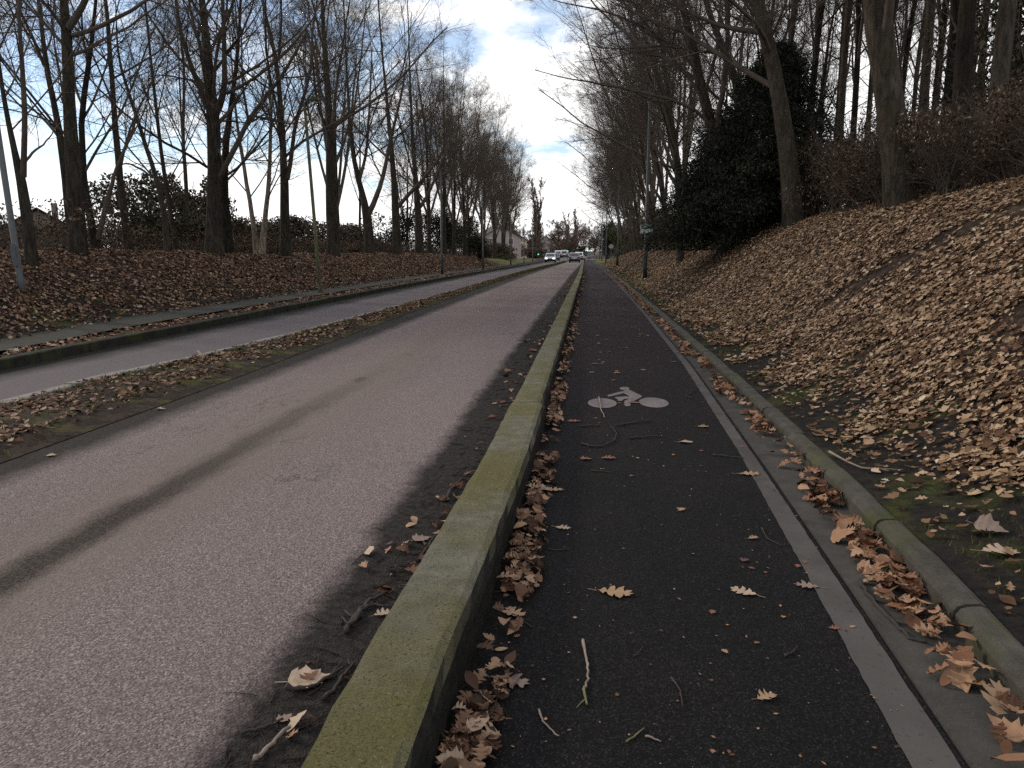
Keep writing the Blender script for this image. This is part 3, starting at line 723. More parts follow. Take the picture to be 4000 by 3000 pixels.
hero('bare_tree', 'tree rising out of the dark conifer with long branches sweeping over the path', 23.6,
     [[(2835, 800, 52), (2820, 640, 48), (2780, 500, 44), (2752, 400, 40), (2723, 271, 36), (2690, 120, 30), (2660, -20, 25), (2630, -200, 20)],
      [(2790, 545, 18), (2768, 466, 15), (2678, 407, 13), (2542, 375, 11), (2362, 344, 8), (2226, 325, 5), (2090, 285, 3)],
      [(2735, 300, 17), (2692, 226, 15), (2610, 167, 12), (2520, 104, 10), (2407, 50, 7), (2271, 27, 5), (2136, 0, 3)],
      [(2800, 560, 22), (2790, 470, 22), (2812, 405, 22), (2832, 320, 20), (2824, 240, 19), (2845, 130, 17), (2836, 0, 14)],
      [(2805, 210, 13), (2700, 195, 10), (2560, 180, 8), (2420, 195, 5), (2300, 180, 3)]], 43, 5, bark=M_BARKR, group=GR, bias=(-.05, 0, 0))
hero('bare_tree', 'leaning twin tree whose stem crosses the top of the dark conifer', 26.5,
     [[(2960, 760, 48), (2940, 560, 40), (2895, 362, 34), (2850, 260, 30), (2815, 180, 26), (2770, 60, 22), (2740, -60, 18)],
      [(2840, 235, 16), (2842, 130, 15), (2838, 0, 12)]], 44, 5, bark=M_BARKR, group=GR)
hero('bare_tree', 'slim tree of several upright stems between the first right lamp post and the conifer', 31.0,
     [[(2660, 960, 30), (2650, 700, 26), (2625, 480, 22), (2600, 380, 20), (2565, 294, 17), (2520, 160, 13), (2488, 0, 9)],
      [(2622, 470, 12), (2580, 300, 10), (2500, 200, 8), (2440, 60, 6)],
      [(2640, 600, 12), (2660, 400, 10), (2650, 200, 8), (2640, 0, 6)],
      [(2610, 410, 9), (2520, 390, 7), (2420, 330, 5), (2330, 220, 3)]], 45, 4, bark=M_BARKR, group=GR, bias=(-.05, 0, 0))

# procedural kinds, copied along the rows and through the wood -------------------
def gen_stems(rng, H, fork, nst, spread, r0, lean=(0, 0)):
    lean = np.array([lean[0], lean[1], 0.]); st = []
    top = np.array([0, 0, fork]) + lean * fork
    st.append(([np.array([0, 0, -.12]), np.array([0, 0, .5]) + lean * .5, top * .6, top, top + (lean + [rng.normal(0, .06), rng.normal(0, .06), 1]) * (H - fork) * .45, top + (lean * 1.2 + [rng.normal(0, .1), rng.normal(0, .1), 1]) * (H - fork)],
               [r0 * 1.3, r0, r0 * .85, r0 * .75, r0 * .42, r0 * .08]))
    for k in range(nst):
        a = 2 * math.pi * k / max(nst, 1) + rng.uniform(0, 1.2); s = spread * rng.uniform(.6, 1.25); h0 = fork * rng.uniform(.75, 1.0)
        b = np.array([0, 0, h0]) + lean * h0; d = np.array([math.cos(a) * s, math.sin(a) * s, 0]) + lean
        hh = (H - h0) * rng.uniform(.78, 1.0)
        st.append(([b, b + d * hh * .28 + [0, 0, hh * .2], b + d * hh * .62 + [0, 0, hh * .58], b + d * hh * .9 + [0, 0, hh]], [r0 * .5, r0 * .42, r0 * .25, r0 * .05]))
    return st
def kind(seed, H, fork, nst, spread, r0, lean=(0, 0), bark=None, twig=None, rmin=.0045, levels=LV_MID, bias=None, zmin=2.0, name='bare_tree', lscale=True):
    rng = np.random.default_rng(seed)
    return make_tree(name, (0, 0, 0), gen_stems(rng, H, fork, nst, spread, r0, lean), seed, levels, bark or M_BARK, twig, 1, rmin=rmin, bias=bias, zmin=zmin, stemK=14, wob=.05, lscale=lscale)
M_TWIG2 = simple('row_twigs', (0.10, 0.082, 0.066), .95, .3, 2.0, .05)  # paler than the near twigs: distance haze put into the colour
LEFT = [kind(100 + k, 18.5 + k % 3, 3.6 + (k % 2), 4, .28, .24, twig=M_TWIG2) for k in range(4)]
RIGHT = [kind(120 + k, 16.5 + k, 3.0, 4, .30, .20, (-.15, 0), M_BARKR, M_TWIG2, bias=(-.07, 0, 0)) for k in range(3)]
SLIM = [kind(140 + k, 15 + k, 7.0, 1, .10, .13, (0.02 * (k - 1), 0.0), M_BARKR if k % 2 else M_BARK2, zmin=4.0, rmin=.0045) for k in range(3)]
FAR = [kind(160 + k, 12 + 2 * k, 2.2, 5, .38, .26, rmin=.045, zmin=1.0, lscale=False, twig=M_TWIGFAR, levels=[(11, .1, .97, 46, .46, 5, .12, .05, .5, 4), (9, .12, .97, 44, .55, 4, .14, .03, .6, 3), (9, .12, 1, 42, .6, 3, .16, .01, .8, 3)]) for k in range(3)]
POPLAR = kind(180, 17, 1.5, 6, .075, .3, rmin=.05, lscale=False, twig=M_TWIGFAR, zmin=.8, levels=[(16, .05, .97, 24, .20, 5, .1, .22, .5, 4), (9, .1, .97, 28, .5, 4, .12, .16, .6, 3), (6, .1, 1, 30, .55, 3, .14, .1, .8, 3)], name='poplar_tree')
PROTO_USED = set()
def plant(proto, X, Y, rz, sc, label, group, z=None, name=None):
    zz = ground_z(X, Y) if z is None else z
    if proto.name not in PROTO_USED:
        PROTO_USED.add(proto.name); o = proto; o.location = (X, Y, zz); o.rotation_euler = (0, 0, rz); o.scale = (sc, sc, sc)
    else: o = dup_tree(proto, (X, Y, zz), rz, sc)
    return tag(o, label, 'tree', group)
ORD = ['first', 'second', 'third', 'fourth', 'fifth', 'sixth', 'seventh', 'eighth', 'ninth', 'tenth', 'eleventh', 'twelfth', 'thirteenth', 'fourteenth', 'fifteenth', 'sixteenth', 'seventeenth', 'eighteenth']
rg = random.Random(77)
for k in range(12):
    Y = 62.6 + 6.4 * k; X = -13.0 + rg.uniform(-.4, .4) - .01 * k * k * .3
    plant(LEFT[k % 4], X, Y, rg.uniform(0, 6.28), rg.uniform(.80, .97), f'{ORD[k]} bare tree past the black evergreens along the left bank row', 'receding row of bare trees on the left')
for k in range(13):
    Y = 37 + 6.3 * k; X = 4.9 + rg.uniform(-.4, .5)
    plant(RIGHT[k % 3], X, Y, rg.uniform(-.45, .45), rg.uniform(.85, 1.05) * (1 - .012 * k), f'{ORD[k]} bare tree leaning over the path in the row behind the right lamp posts', 'receding row of bare trees on the right')
for k in range(6):
    Y = 26 + 14 * k + rg.uniform(-1.5, 1.5); X = -17 - rg.uniform(0, 7)
    plant(SLIM[k % 3] if k % 2 else LEFT[k % 4], X, Y, rg.uniform(0, 6.28), rg.uniform(.7, .95), f'{ORD[k]} tree counted from the near end of the row behind the left bank', 'trees behind the left bank row')
# wood on the right bank top
def at_px(px, Y):
    d = ray(px, 980); return float(d[0] / d[1] * Y)
wood = [(3122, 28, 0), (3253, 30, 1), (3307, 32, 2), (3560, 24, 1), (3655, 20, 0), (3695, 16.5, 2), (3830, 15.5, 1), (3860, 22, 2), (3960, 17, 0), (3030, 36, 2), (2950, 40, 1), (3180, 40, 0), (3400, 27, 2), (3460, 34, 0), (3350, 40, 1), (3600, 31, 2), (3760, 27, 1), (3900, 26, 0), (3985, 24, 2), (3230, 48, 2), (3080, 52, 0), (2900, 55, 1), (3520, 42, 1), (3720, 37, 0), (2860, 46, 2), (2800, 62, 0), (3150, 64, 1), (2780, 75, 2), (3000, 70, 0), (2750, 90, 1), (3440, 52, 2), (3640, 48, 1)]
for k, (px, Y, q) in enumerate(wood):
    plant(SLIM[q], at_px(px, Y), Y, rg.uniform(0, 6.28), rg.uniform(.85, 1.15) * (1.35 if px in (3695, 3830) else 1), 'slender bare tree among the wood on top of the right bank', 'slender trees of the wood on the right bank')
far = [(-22, 150, 0), (-18, 165, 1), (-30, 172, 2), (-14, 205, 0), (-9, 235, 1), (-24, 230, 2), (2, 262, 0), (12, 250, 1), (20, 235, 2), (9, 205, 0), (15, 190, 2), (12, 165, 1), (10, 150, 0), (11, 135, 2), (28, 215, 1), (-38, 215, 0), (-2, 300, 2), (16, 290, 1), (30, 275, 0), (-16, 290, 1), (-6, 290, 0), (7, 310, 2), (22, 320, 1), (-28, 300, 2)]
for k, (X, Y, q) in enumerate(far):
    plant(FAR[q], X, Y, rg.uniform(0, 6.28), rg.uniform(.55, .8), 'bare tree in the hazy brown belt beyond the traffic lights', 'bare trees beyond the junction', z=float(z_road(Y)) - .1)
plant(POPLAR, -13.2, 200, 0, 1.12, 'tall narrow poplar at the end of the left tree row', 'poplars beyond the junction', z=-.2)
plant(POPLAR, -9.0, 330, 1, .98, 'left of the two distant poplars standing over the junction', 'poplars beyond the junction', z=0)
plant(POPLAR, -5.5, 330, 2, 1.05, 'right of the two distant poplars standing over the junction', 'poplars beyond the junction', z=0)


# ------------------------------------------------------------------ shrubs and evergreens
M_EVER = leaf_mat('dark_evergreen_foliage', [(0.0, (0.007, 0.009, 0.006)), (0.6, (0.018, 0.022, 0.014)), (1.0, (0.045, 0.050, 0.030))], 0.8)
M_EVER2 = leaf_mat('dull_evergreen_foliage', [(0.0, (0.035, 0.033, 0.022)), (0.6, (0.075, 0.070, 0.046)), (1.0, (0.115, 0.105, 0.070))], 0.9)
M_SCRUB = leaf_mat('grey_brown_scrub', [(0.0, (0.035, 0.028, 0.021)), (0.6, (0.075, 0.062, 0.046)), (1.0, (0.12, 0.10, 0.075))], 0.9)
M_IVY = leaf_mat('ivy_foliage', [(0.0, (0.018, 0.024, 0.008)), (0.6, (0.045, 0.055, 0.016)), (1.0, (0.09, 0.10, 0.03))], 0.6)
M_BEECH = leaf_mat('withered_hedge_leaves', [(0.0, (0.026, 0.018, 0.012)), (0.5, (0.062, 0.042, 0.028)), (0.9, (0.11, 0.076, 0.052)), (1.0, (0.22, 0.165, 0.115))], 0.85)
M_HEDGE = leaf_mat('clipped_hedge_leaves', [(0.0, (0.02, 0.03, 0.01)), (1.0, (0.07, 0.085, 0.03))], 0.8)
def leaf_quads(C, size, rng, aspect=.45, droop=0.0):
    """small pointed leaf faces (rhombs) at centres C"""
    n = len(C)
    d = unit(rng.normal(0, 1, (n, 3)) + np.array([0, 0, -droop])); a, b = perp(d)
    th = rng.uniform(0, 6.28, n)[:, None]; w = a * np.cos(th) + b * np.sin(th)
    s = (size * rng.uniform(.6, 1.3, n))[:, None]
    V = np.stack([C - d * s * .5, C + w * s * aspect * .5, C + d * s * .5, C - w * s * aspect * .5], 1).reshape(-1, 3)
    return V, np.arange(4 * n).reshape(-1, 4)
def shrub(name, X, Y, W, H, seed, mat, n=5000, size=.16, z=None, twigs=14, shape=1.0, lobes=9, part='foliage', D=None):
    rng = np.random.default_rng(seed); z0 = ground_z(X, Y) if z is None else z
    root = empty(name, (X, Y, z0)); D = D or W
    c = []
    for k in range(lobes):
        a = rng.uniform(0, 6.28); r = rng.uniform(0, .33) ** .7; h = rng.uniform(.22, .80)
        k_ = (1 - abs(h - .4) * .8 * shape)
        c.append((math.cos(a) * r * W * k_, math.sin(a) * r * D * k_, h * H, rng.uniform(.16, .30) * W * k_, rng.uniform(.16, .26) * H))
    P = []
    for i in range(n):
        q = c[i % lobes]; v = unit(rng.normal(0, 1, 3)); rr = rng.uniform(.25, 1.12) ** .6
        P.append((q[0] + v[0] * q[3] * rr, q[1] + v[1] * q[3] * rr * D / W, max(.03, q[2] + v[2] * q[4] * rr)))
    V, F = leaf_quads(np.array(P), size, rng, .5)
    mesh_obj(part, V, [F], mat, root)
    if twigs:
        B = np.zeros((twigs, 5, 3)); d = unit(np.stack([rng.normal(0, .35 * W / H, twigs), rng.normal(0, .35 * D / H, twigs), np.ones(twigs)], -1))
        B[:, 0] = np.stack([rng.normal(0, .06 * W, twigs), rng.normal(0, .06 * D, twigs), np.full(twigs, -.08)], -1)
        for k in range(1, 5):
            d = unit(d + rng.normal(0, .12, d.shape)); B[:, k] = B[:, k - 1] + d * H * .25 * rng.uniform(.7, 1.1, (twigs, 1))
        R = np.linspace(.035, .008, 5)[None, :] * np.ones((twigs, 1)) * max(.35, H / 4)
        C2 = sprout(B, R, 8, .2, 1, 40, .45, 4, .15, .03, .6, .004, rng)
        C3 = sprout(C2[0], C2[1], 5, .2, 1, 40, .6, 3, .2, 0, .7, .003, rng)
        V, F = joinm([tubes(B, R, 5), tubes(*C2, 3), tubes(*C3, 3)])
        mesh_obj('stems', V, [F], M_TWIG, root)
    return root
def conifer(X, Y, H, W, seed, label):
    rng = np.random.default_rng(seed); z0 = ground_z(X, Y); root = empty('conifer_tree', (X, Y, z0))
    tr = MB(); tr.tube([(0, 0, -.2), (0.05, 0, H * .4), (0, .05, H * .97)], [.24, .16, .02], 10); tr.build('trunk', M_BARK2, root, True)
    nb = 430; h = rng.uniform(.05, 1.0, nb) ** .9 * H; az = rng.uniform(0, 6.28, nb)
    L = W * .5 * (1 - (h / H) ** 1.7) * rng.uniform(.55, 1.25, nb) + .25
    K = 7; P = np.zeros((nb, K, 3)); P[:, 0, 2] = h
    d = np.stack([np.cos(az), np.sin(az), rng.uniform(.05, .45, nb)], -1)
    for k in range(1, K):
        d = unit(d + np.array([0, 0, -.13]) + rng.normal(0, .07, d.shape)); P[:, k] = P[:, k - 1] + d * (L / (K - 1))[:, None]
    R = np.linspace(.03, .005, K)[None, :] * np.ones((nb, 1))
    V1, F1 = tubes(P, R, 3); mesh_obj('branches', V1, [F1], M_BARK2, root)
    n = 190; t = rng.uniform(.10, 1, (nb, n)) * (K - 1); i = np.minimum(t.astype(int), K - 2); q = (t - i)[..., None]; r_ = np.arange(nb)[:, None]
    C = P[r_, i] * (1 - q) + P[r_, i + 1] * q
    C = C + rng.normal(0, 1, C.shape) * np.array([.17, .17, .10]) + np.array([0, 0, -.06])
    C = C.reshape(-1, 3); C = C[C[:, 2] > .02]
    V, F = leaf_quads(C, .12, rng, .24, .6); mesh_obj('foliage', V, [F], M_EVER, root)
    return tag(root, label, 'tree')
conifer(at_px(2995, 23.4), 23.4, 4.9, 6.0, 301, 'black-green conifer towering behind the leaning trunk on the right bank')
conifer(at_px(2835, 24.0), 24.0, 3.7, 5.2, 303, 'lower spreading conifer drooping down the bank beside the taller one')
GB = 'withered bushes along the top of the right bank'
k = 0
for X, Y, W, H in [(6.3, 11.6, 1.9, 1.3), (6.5, 12.9, 2.1, 1.4), (6.0, 14.0, 2.2, 1.5), (7.2, 14.6, 2.4, 1.9), (5.7, 15.9, 2.2, 1.7), (6.6, 17.3, 2.6, 2.1), (5.8, 18.9, 2.4, 1.9), (7.0, 20.5, 2.8, 2.6), (5.9, 21.6, 2.4, 2.2)]:
    tag(shrub('withered_bush', X, Y, W, H, 320 + k, M_BEECH, 3600, .06, None, 34, .8, 10), f'{ORD[k]} twiggy brown bush counted along the crest of the right bank', 'bush', GB); k += 1
tag(shrub('ivy_thicket', at_px(3960, 18), 18, 2.6, 6.0, 341, M_EVER2, 7000, .13, None, 12, .3, 16), 'tall ivy thicket at the upper right corner of the wood', 'bush')
tag(shrub('ivy_thicket', at_px(3790, 21), 21, 2.2, 4.6, 342, M_EVER2, 5000, .12, None, 12, .3, 14), 'lower ivy thicket left of the tall one in the upper right wood', 'bush')
for q, (X, Y, W, H) in enumerate([(10.5, 27, 5, 2.6), (9.5, 34, 5, 3.2), (8.5, 42, 4.5, 3.6), (9.5, 52, 6, 4.5), (9.5, 64, 6, 4.5), (8.5, 78, 6, 4.5), (8.0, 92, 6, 4.5), (7.5, 108, 6, 4.5)]):
    tag(shrub('undergrowth_thicket', X, Y, W, H, 350 + q, M_BEECH, 4500, .13, None, 40, .6, 14), f'{ORD[q]} brown thicket under the wood behind the right tree row', 'bush', 'thickets in the right wood')
# evergreens and thickets behind the left bank
for q, (px, Y, W, H, mat, lab) in enumerate([
        (560, 36, 5.0, 4.2, M_EVER2, 'rounded dull green evergreen between two slender trunks behind the left bank'),
        (700, 41, 5.0, 2.5, M_SCRUB, 'low grey-brown scrub left of the big four-limbed tree'),
        (770, 40, 3.4, 4.6, M_EVER2, 'upright dark evergreen close behind the big four-limbed tree'),
        (950, 46, 6.0, 2.6, M_SCRUB, 'grey-brown scrub behind the two pale barked trees'),
        (1140, 52, 6.5, 2.8, M_SCRUB, 'grey-brown scrub behind the mossy lamp post'),
        (1380, 60, 7.0, 3.0, M_EVER2, 'dull evergreen mass behind the y-forked tree'),
        (1560, 70, 7.0, 4.2, M_EVER, 'dark evergreen left of the blackest evergreen mass')]):
    tag(shrub('evergreen_shrub', at_px(px, Y), Y, W, H, 360 + q, mat, 6500, .2, None, 10, .7, 12), lab, 'bush')
for q in range(14):
    px = 430 + q * 105; Y = 40 + q * 3.6 + (q % 3) * 4
    tag(shrub('evergreen_shrub' if q % 3 else 'undergrowth_thicket', at_px(px, Y), Y, 7.5, (1.9, 2.4, 2.1)[q % 3], 600 + q, (M_SCRUB, M_SCRUB, M_EVER2)[q % 3], 3200, .13, None, 40, .4, 16), f'{ORD[q]} of the wide dark shrubs filling the gap behind the left bank trees', 'bush', 'wide shrubs behind the left bank')
for q in range(9):
    Y = 17 + q * 6.5; X = -15.2 - (q % 2) * 1.2
    if X / Y < -.80: X = -.8 * Y
    tag(shrub('undergrowth_thicket', X, Y, 5.5, 1.15, 640 + q, M_BEECH, 2600, .09, None, 40, .3, 12), f'{ORD[q]} low tangle of brown stems along the top of the left bank', 'bush', 'tangles along the left bank top')
for q, (X, Y, W, H, lab) in enumerate([(-14.6, 78, 4.4, 5.0, 'black evergreen mass standing on the left bank, left of its pair'), (-13.2, 88, 3.6, 4.6, 'black evergreen mass standing on the left bank, right of its pair'), (-10.9, 79, 1.6, 2.1, 'small round black evergreen by a lamp post at the foot of the left bank')]):
    tag(shrub('evergreen_shrub', X, Y, W, H, 380 + q, M_EVER, 6000, .2, None, 8, .7, 12), lab, 'bush')
for q in range(7):
    Y = 24 + q * 8; tag(shrub('undergrowth_thicket', -20 - (q % 3) * 2.2, Y, 5.0, 2.0, 390 + q, M_BEECH, 2200, .12, None, 34, .6, 10), f'{ORD[q]} low brown thicket behind the left bank trees', 'bush', 'thickets behind the left bank')
tag(shrub('clipped_hedge', -11.6, 112, 2.6, 1.1, 400, M_HEDGE, 2500, .1, None, 0, .2, 12), 'low clipped green hedge on the grass near the junction', 'hedge')
tag(shrub('evergreen_tree', 3.9, 158, 4.2, 8.5, 402, M_EVER, 7000, .26, None, 6, .5, 16), 'tall dark green evergreen right of the junction by the path end', 'tree')
tag(shrub('evergreen_tree', 5.6, 150, 4.6, 7.0, 403, M_IVY, 6000, .26, None, 6, .5, 16), 'olive green ivy-clad tree in front of the tall dark evergreen', 'tree')
tag(shrub('evergreen_tree', -2.6, 240, 5.0, 3.6, 404, M_EVER2, 4000, .3, -.2, 0, .6, 10), 'round dark evergreen straight beyond the grey car', 'tree')
tag(shrub('clipped_hedge', -9.5, 222, 6.5, 1.7, 405, M_EVER2, 3000, .25, -.3, 0, .2, 14, D=1.4), 'long dark hedge behind the parked white vans', 'hedge')

for q, (X, Y, W, H) in enumerate([(-19, 178, 12, 4), (-13.5, 186, 6, 3), (-20, 240, 18, 6), (-8, 262, 10, 5), (6, 270, 16, 7), (16, 225, 14, 7), (11, 178, 8, 5), (9, 128, 7, 4), (-14.5, 118, 6, 3), (-17, 138, 8, 3.4), (24, 260, 16, 8)]):
    tag(shrub('undergrowth_thicket', X, Y, W, H, 430 + q, M_BEECH, 5000, .30, float(z_road(Y)) - .1, 50, .5, 16), f'{ORD[q]} brown thicket in the belt of trees around the junction', 'bush', 'thickets around the junction')
# ------------------------------------------------------------------ houses
M_CREAM = simple('cream_render', (0.62, 0.52, 0.42), .9, .08, 1.0)
M_PINK = simple('pale_render', (0.33, 0.28, 0.265), .9, .08, 1.0)
M_DIM = simple('weathered_render', (0.16, 0.13, 0.11), .9, .2, 1.0)
M_TILE = simple('red_roof_tiles', (0.34, 0.10, 0.055), .9, .2, 4.0)
M_SLATE = simple('dark_roof_tiles', (0.055, 0.048, 0.046), .9, .25, 4.0)
M_GLASS = simple('window_glass', (0.035, 0.04, 0.045), .15, .1, 1.0, .6)
M_FRAME = simple('white_frames', (0.6, 0.58, 0.55), .6, .05)
def house(X, Y, z, W, L, eave, ridge, wall, roof, label, rz=0.0):
    r = empty('house', (X, Y, z), rz)
    m = MB(); m.prism([(-W / 2, -.5), (W / 2, -.5), (W / 2, eave), (0, ridge - .12), (-W / 2, eave)], 'y', -L / 2, L / 2); m.build('wall', wall, r)
    m = MB(); e = .35; sl = (ridge - eave) / (W / 2); t = .12
    pr = [(-W / 2 - e, eave - sl * e), (0, ridge), (W / 2 + e, eave - sl * e), (W / 2 + e, eave - sl * e + t), (0, ridge + t), (-W / 2 - e, eave - sl * e + t)]
    m.prism(pr, 'y', -L / 2 - e, L / 2 + e); ro = m.build('roof', roof, r)
    m = MB(); m.box(W * .16, W * .16 + .55, L * .1, L * .1 + .6, ridge - .9, ridge + .8); m.build('chimney', wall, ro)
    for sx in (-.24, .24):
        for zz in ([.9] if eave < 3.4 else [.9, 3.0]):
            if zz + 1.2 > eave + .6: continue
            m = MB(); m.box(sx * W - .55, sx * W + .55, -L / 2 - .06, -L / 2 + .02, zz, zz + 1.25); f = m.build('window', M_FRAME, r)
            m = MB(); m.box(sx * W - .46, sx * W - .03, -L / 2 - .075, -L / 2 - .05, zz + .09, zz + 1.16); m.box(sx * W + .03, sx * W + .46, -L / 2 - .075, -L / 2 - .05, zz + .09, zz + 1.16); m.build('pane', M_GLASS, f)
    m = MB(); m.box(-.45, .45, -L / 2 - .05, -L / 2 + .02, 0, 2.05); m.build('door', M_SLATE, r)
    return tag(r, label, 'house')
house(-10.6, 335, 0.1, 5.0, 8, 3.6, 5.4, M_CREAM, M_TILE, 'small cream house with red tiled roof beyond the traffic lights', .5)
house(-18.6, 158, -.3, 8.0, 9, 4.4, 6.6, M_PINK, M_SLATE, 'pale pinkish house behind the bare trees left of the junction', .35)
house(-21.5, 205, -.3, 9.0, 9, 4.6, 7.0, M_CREAM, M_SLATE, 'beige house partly hidden beyond the pale pinkish one', .3)
house(-15.5, 265, 0, 8.0, 9, 4.2, 6.2, M_PINK, M_SLATE, 'pale grey-roofed house in the brown trees left of the red-roofed one', .3)
house(-51.5, 70, -.1, 7.0, 9, 3.1, 5.3, M_DIM, M_SLATE, 'dark gabled house seen low behind the near left trunks', .62)

# ------------------------------------------------------------------ lamp posts
M_STEEL = simple('grey_green_lamp_paint', (0.024, 0.028, 0.028), .55, .2, 12, .4)
M_GALV = simple('galvanised_pole', (0.060, 0.068, 0.070), .6, .25, 10, .4)
M_MOSSPOLE = bark_mat('mossy_concrete_pole', (0.060, 0.060, 0.036), (0.13, 0.125, 0.075), (0.085, 0.09, 0.02), .9)
M_LENS = simple('lamp_lens', (0.30, 0.30, 0.28), .3, .05)
def lamp(X, Y, H, arm, label, mat, group, r0=.085, r1=.045, tilt=(0, 0), base_h=1.3, z=None):
    z0 = ground_z(X, Y) if z is None else z
    r = empty('street_lamp', (X, Y, z0)); r.rotation_euler = (tilt[0], tilt[1], 0)
    m = MB(); m.tube([(0, 0, -.2), (0, 0, base_h), (0, 0, base_h + .06), (0, 0, H)], [r0, r0 * .97, r0 * .72, r1], 14); p = m.build('pole', mat, r, True)
    m = MB(); m.box(-.05, .05, -r0 - .006, -r0 + .01, .45, .85); m.build('access_door', mat, p)
    s = 1 if arm > 0 else -1; a = abs(arm)
    m = MB(); m.tube([(0, 0, H - .03), (s * a * .15, 0, H + .06), (s * a * .5, 0, H + .10)], [r1, r1 * .8, r1 * .7], 10); m.build('arm', mat, r, True)
    m = MB(); x0, x1 = sorted((s * a * .42, s * a * 1.0))
    m.prism([(x0, H + .06), (x0 + .06, H + .16), ((x0 + x1) / 2, H + .20), (x1 - .05, H + .15), (x1, H + .07), ((x0 + x1) / 2, H + .03)], 'y', -.14, .14)
    hd = m.build('lamp_head', mat, r, bevel=.02)
    m = MB(); m.box(x0 + .12, x1 - .06, -.10, .10, H + .0, H + .034); m.build('lens', M_LENS, hd)
    return tag(r, label, 'street lamp', group)
GRL = 'lamp posts along the cycle path'; GLL = 'lamp posts along the left pavement'
lamp(2.45, 34.6, 8.1, -.75, 'dark lamp post carrying the green and white sign on the right bank', M_STEEL, GRL, .095, .05)
for Y, lab in ((68, 'second dark lamp post beyond the one carrying the green sign'), (104, 'third dark lamp post from the green sign along the path'), (138, 'fourth lamp post along the path, before the dark evergreen'), (168, 'last lamp post along the path near the junction')):
    lamp(2.45 if Y < 100 else 2.25, Y, 8.1, -.75, lab, M_STEEL if Y < 120 else M_GALV, GRL, .095, .05)
lamp(-8.75, 25.0, 6.1, .45, 'mossy slim lamp post at the edge of the left pavement', M_MOSSPOLE, GLL, .085, .045, (0, math.radians(-2.6)), .3)
for X, Y, lab in ((-8.6, 45.8, 'dark lamp post on the left pavement before the red-brown bank'), (-8.6, 64, 'lamp post beside the small round black evergreen'), (-8.9, 90, 'lamp post on the left beside the low clipped hedge'), (-9.1, 111, 'grey lamp post just past the low clipped hedge'), (-9.3, 131, 'last lamp post on the left before the junction')):
    lamp(X, Y, 6.1, .45, lab, M_STEEL if Y < 100 else M_GALV, GLL, .08, .045)
p = on_land(86, 1134)
lamp(p[0], p[1], 7.0, .6, 'tilted grey steel pole at the far left frame edge', M_GALV, None, .075, .055, (0, math.radians(-3.0)), .2)

# sign plate on the first right lamp post
M_SGREEN = simple('sign_green', (0.006, 0.085, 0.045), .5, .12, 6)
M_SWHITE = simple('sign_white', (0.40, 0.40, 0.38), .6, .1, 9)
M_BLACK = simple('black_lettering', (0.02, 0.02, 0.02), .6, .1)
zb = ground_z(2.45, 34.6)
s = empty('direction_sign', (2.45, 34.48, zb))
zt = CH - (883 - 980) / FOC * 34.5 - zb; zbm = CH - (915 - 980) / FOC * 34.5 - zb
xl, xr = -.27, .27
m = MB(); m.box(xl, xr, -.035, -.015, zbm, zt); m.build('sign_plate', M_SWHITE, s, bevel=.004)
m = MB(); m.box(xl + .04, xr - .01, -.041, -.036, zbm + (zt - zbm) * .52, zt - .012); m.build('green_panel', M_SGREEN, s)
m = MB()
def bike_icon(m, cx, cz, k):
    for dx in (-.075, .075):
        n = 16
        for i in range(n):
            a0, a1 = 2 * math.pi * i / n, 2 * math.pi * (i + 1) / n
            m.prism([(cx + dx * k + math.cos(a0) * .045 * k, cz + math.sin(a0) * .045 * k), (cx + dx * k + math.cos(a1) * .045 * k, cz + math.sin(a1) * .045 * k), (cx + dx * k + math.cos(a1) * .033 * k, cz + math.sin(a1) * .033 * k), (cx + dx * k + math.cos(a0) * .033 * k, cz + math.sin(a0) * .033 * k)], 'y', -.046, -.0425)
    for (a, b) in (((-.075, 0), (-.03, .07)), ((-.03, .07), (.05, .07)), ((.05, .07), (.075, 0)), ((-.03, .07), (.0, 0)), ((.0, 0), (.05, .07))):
        dx, dz = b[0] - a[0], b[1] - a[1]; L = math.hypot(dx, dz); nx, nz = -dz / L * .006, dx / L * .006
        m.prism([(cx + (a[0] + nx) * k, cz + (a[1] + nz) * k), (cx + (b[0] + nx) * k, cz + (b[1] + nz) * k), (cx + (b[0] - nx) * k, cz + (b[1] - nz) * k), (cx + (a[0] - nx) * k, cz + (a[1] - nz) * k)], 'y', -.046, -.0425)
bike_icon(m, -.06, zt - .115, .8); m.build('bicycle_icon', M_SWHITE, s)
m = MB(); m.box(-.085, .085, -.02, .20, zbm + .08, zbm + .11); m.box(-.085, .085, -.02, .20, zt - .11, zt - .08); m.build('clamp', M_GALV, s)
tag(s, 'green and white cycle route sign strapped to the first right lamp post', 'sign')

# small signs far down the path
M_SPOST = M_GALV
def post_sign(name, X, Y, zc_, w, h, mat, label, shape='rect', z=None):
    z0 = ground_z(X, Y) if z is None else z; r = empty(name, (X, Y, z0)); zc_ -= z0
    m = MB(); m.tube([(0, 0, -.2), (0, 0, zc_ + h / 2 + .05)], .035, 8); m.build('post', M_SPOST, r, True)
    m = MB()
    if shape == 'rect': pol = [(-w / 2, zc_ - h / 2), (w / 2, zc_ - h / 2), (w / 2, zc_ + h / 2), (-w / 2, zc_ + h / 2)]
    elif shape == 'trap': pol = [(-w / 2, zc_ - h / 2), (w / 2, zc_ - h / 2), (w * .42, zc_ + h / 2), (-w * .06, zc_ + h / 2)]
    else: pol = [(w / 2 * math.cos(2 * math.pi * k / 24), zc_ + h / 2 * math.sin(2 * math.pi * k / 24)) for k in range(24)]
    m.prism(pol, 'y', -.06, -.038); m.build('sign_plate', mat, r)
    return tag(r, label, 'sign')
M_SGREY = simple('weathered_sign', (0.36, 0.31, 0.30), .7, .12, 5)
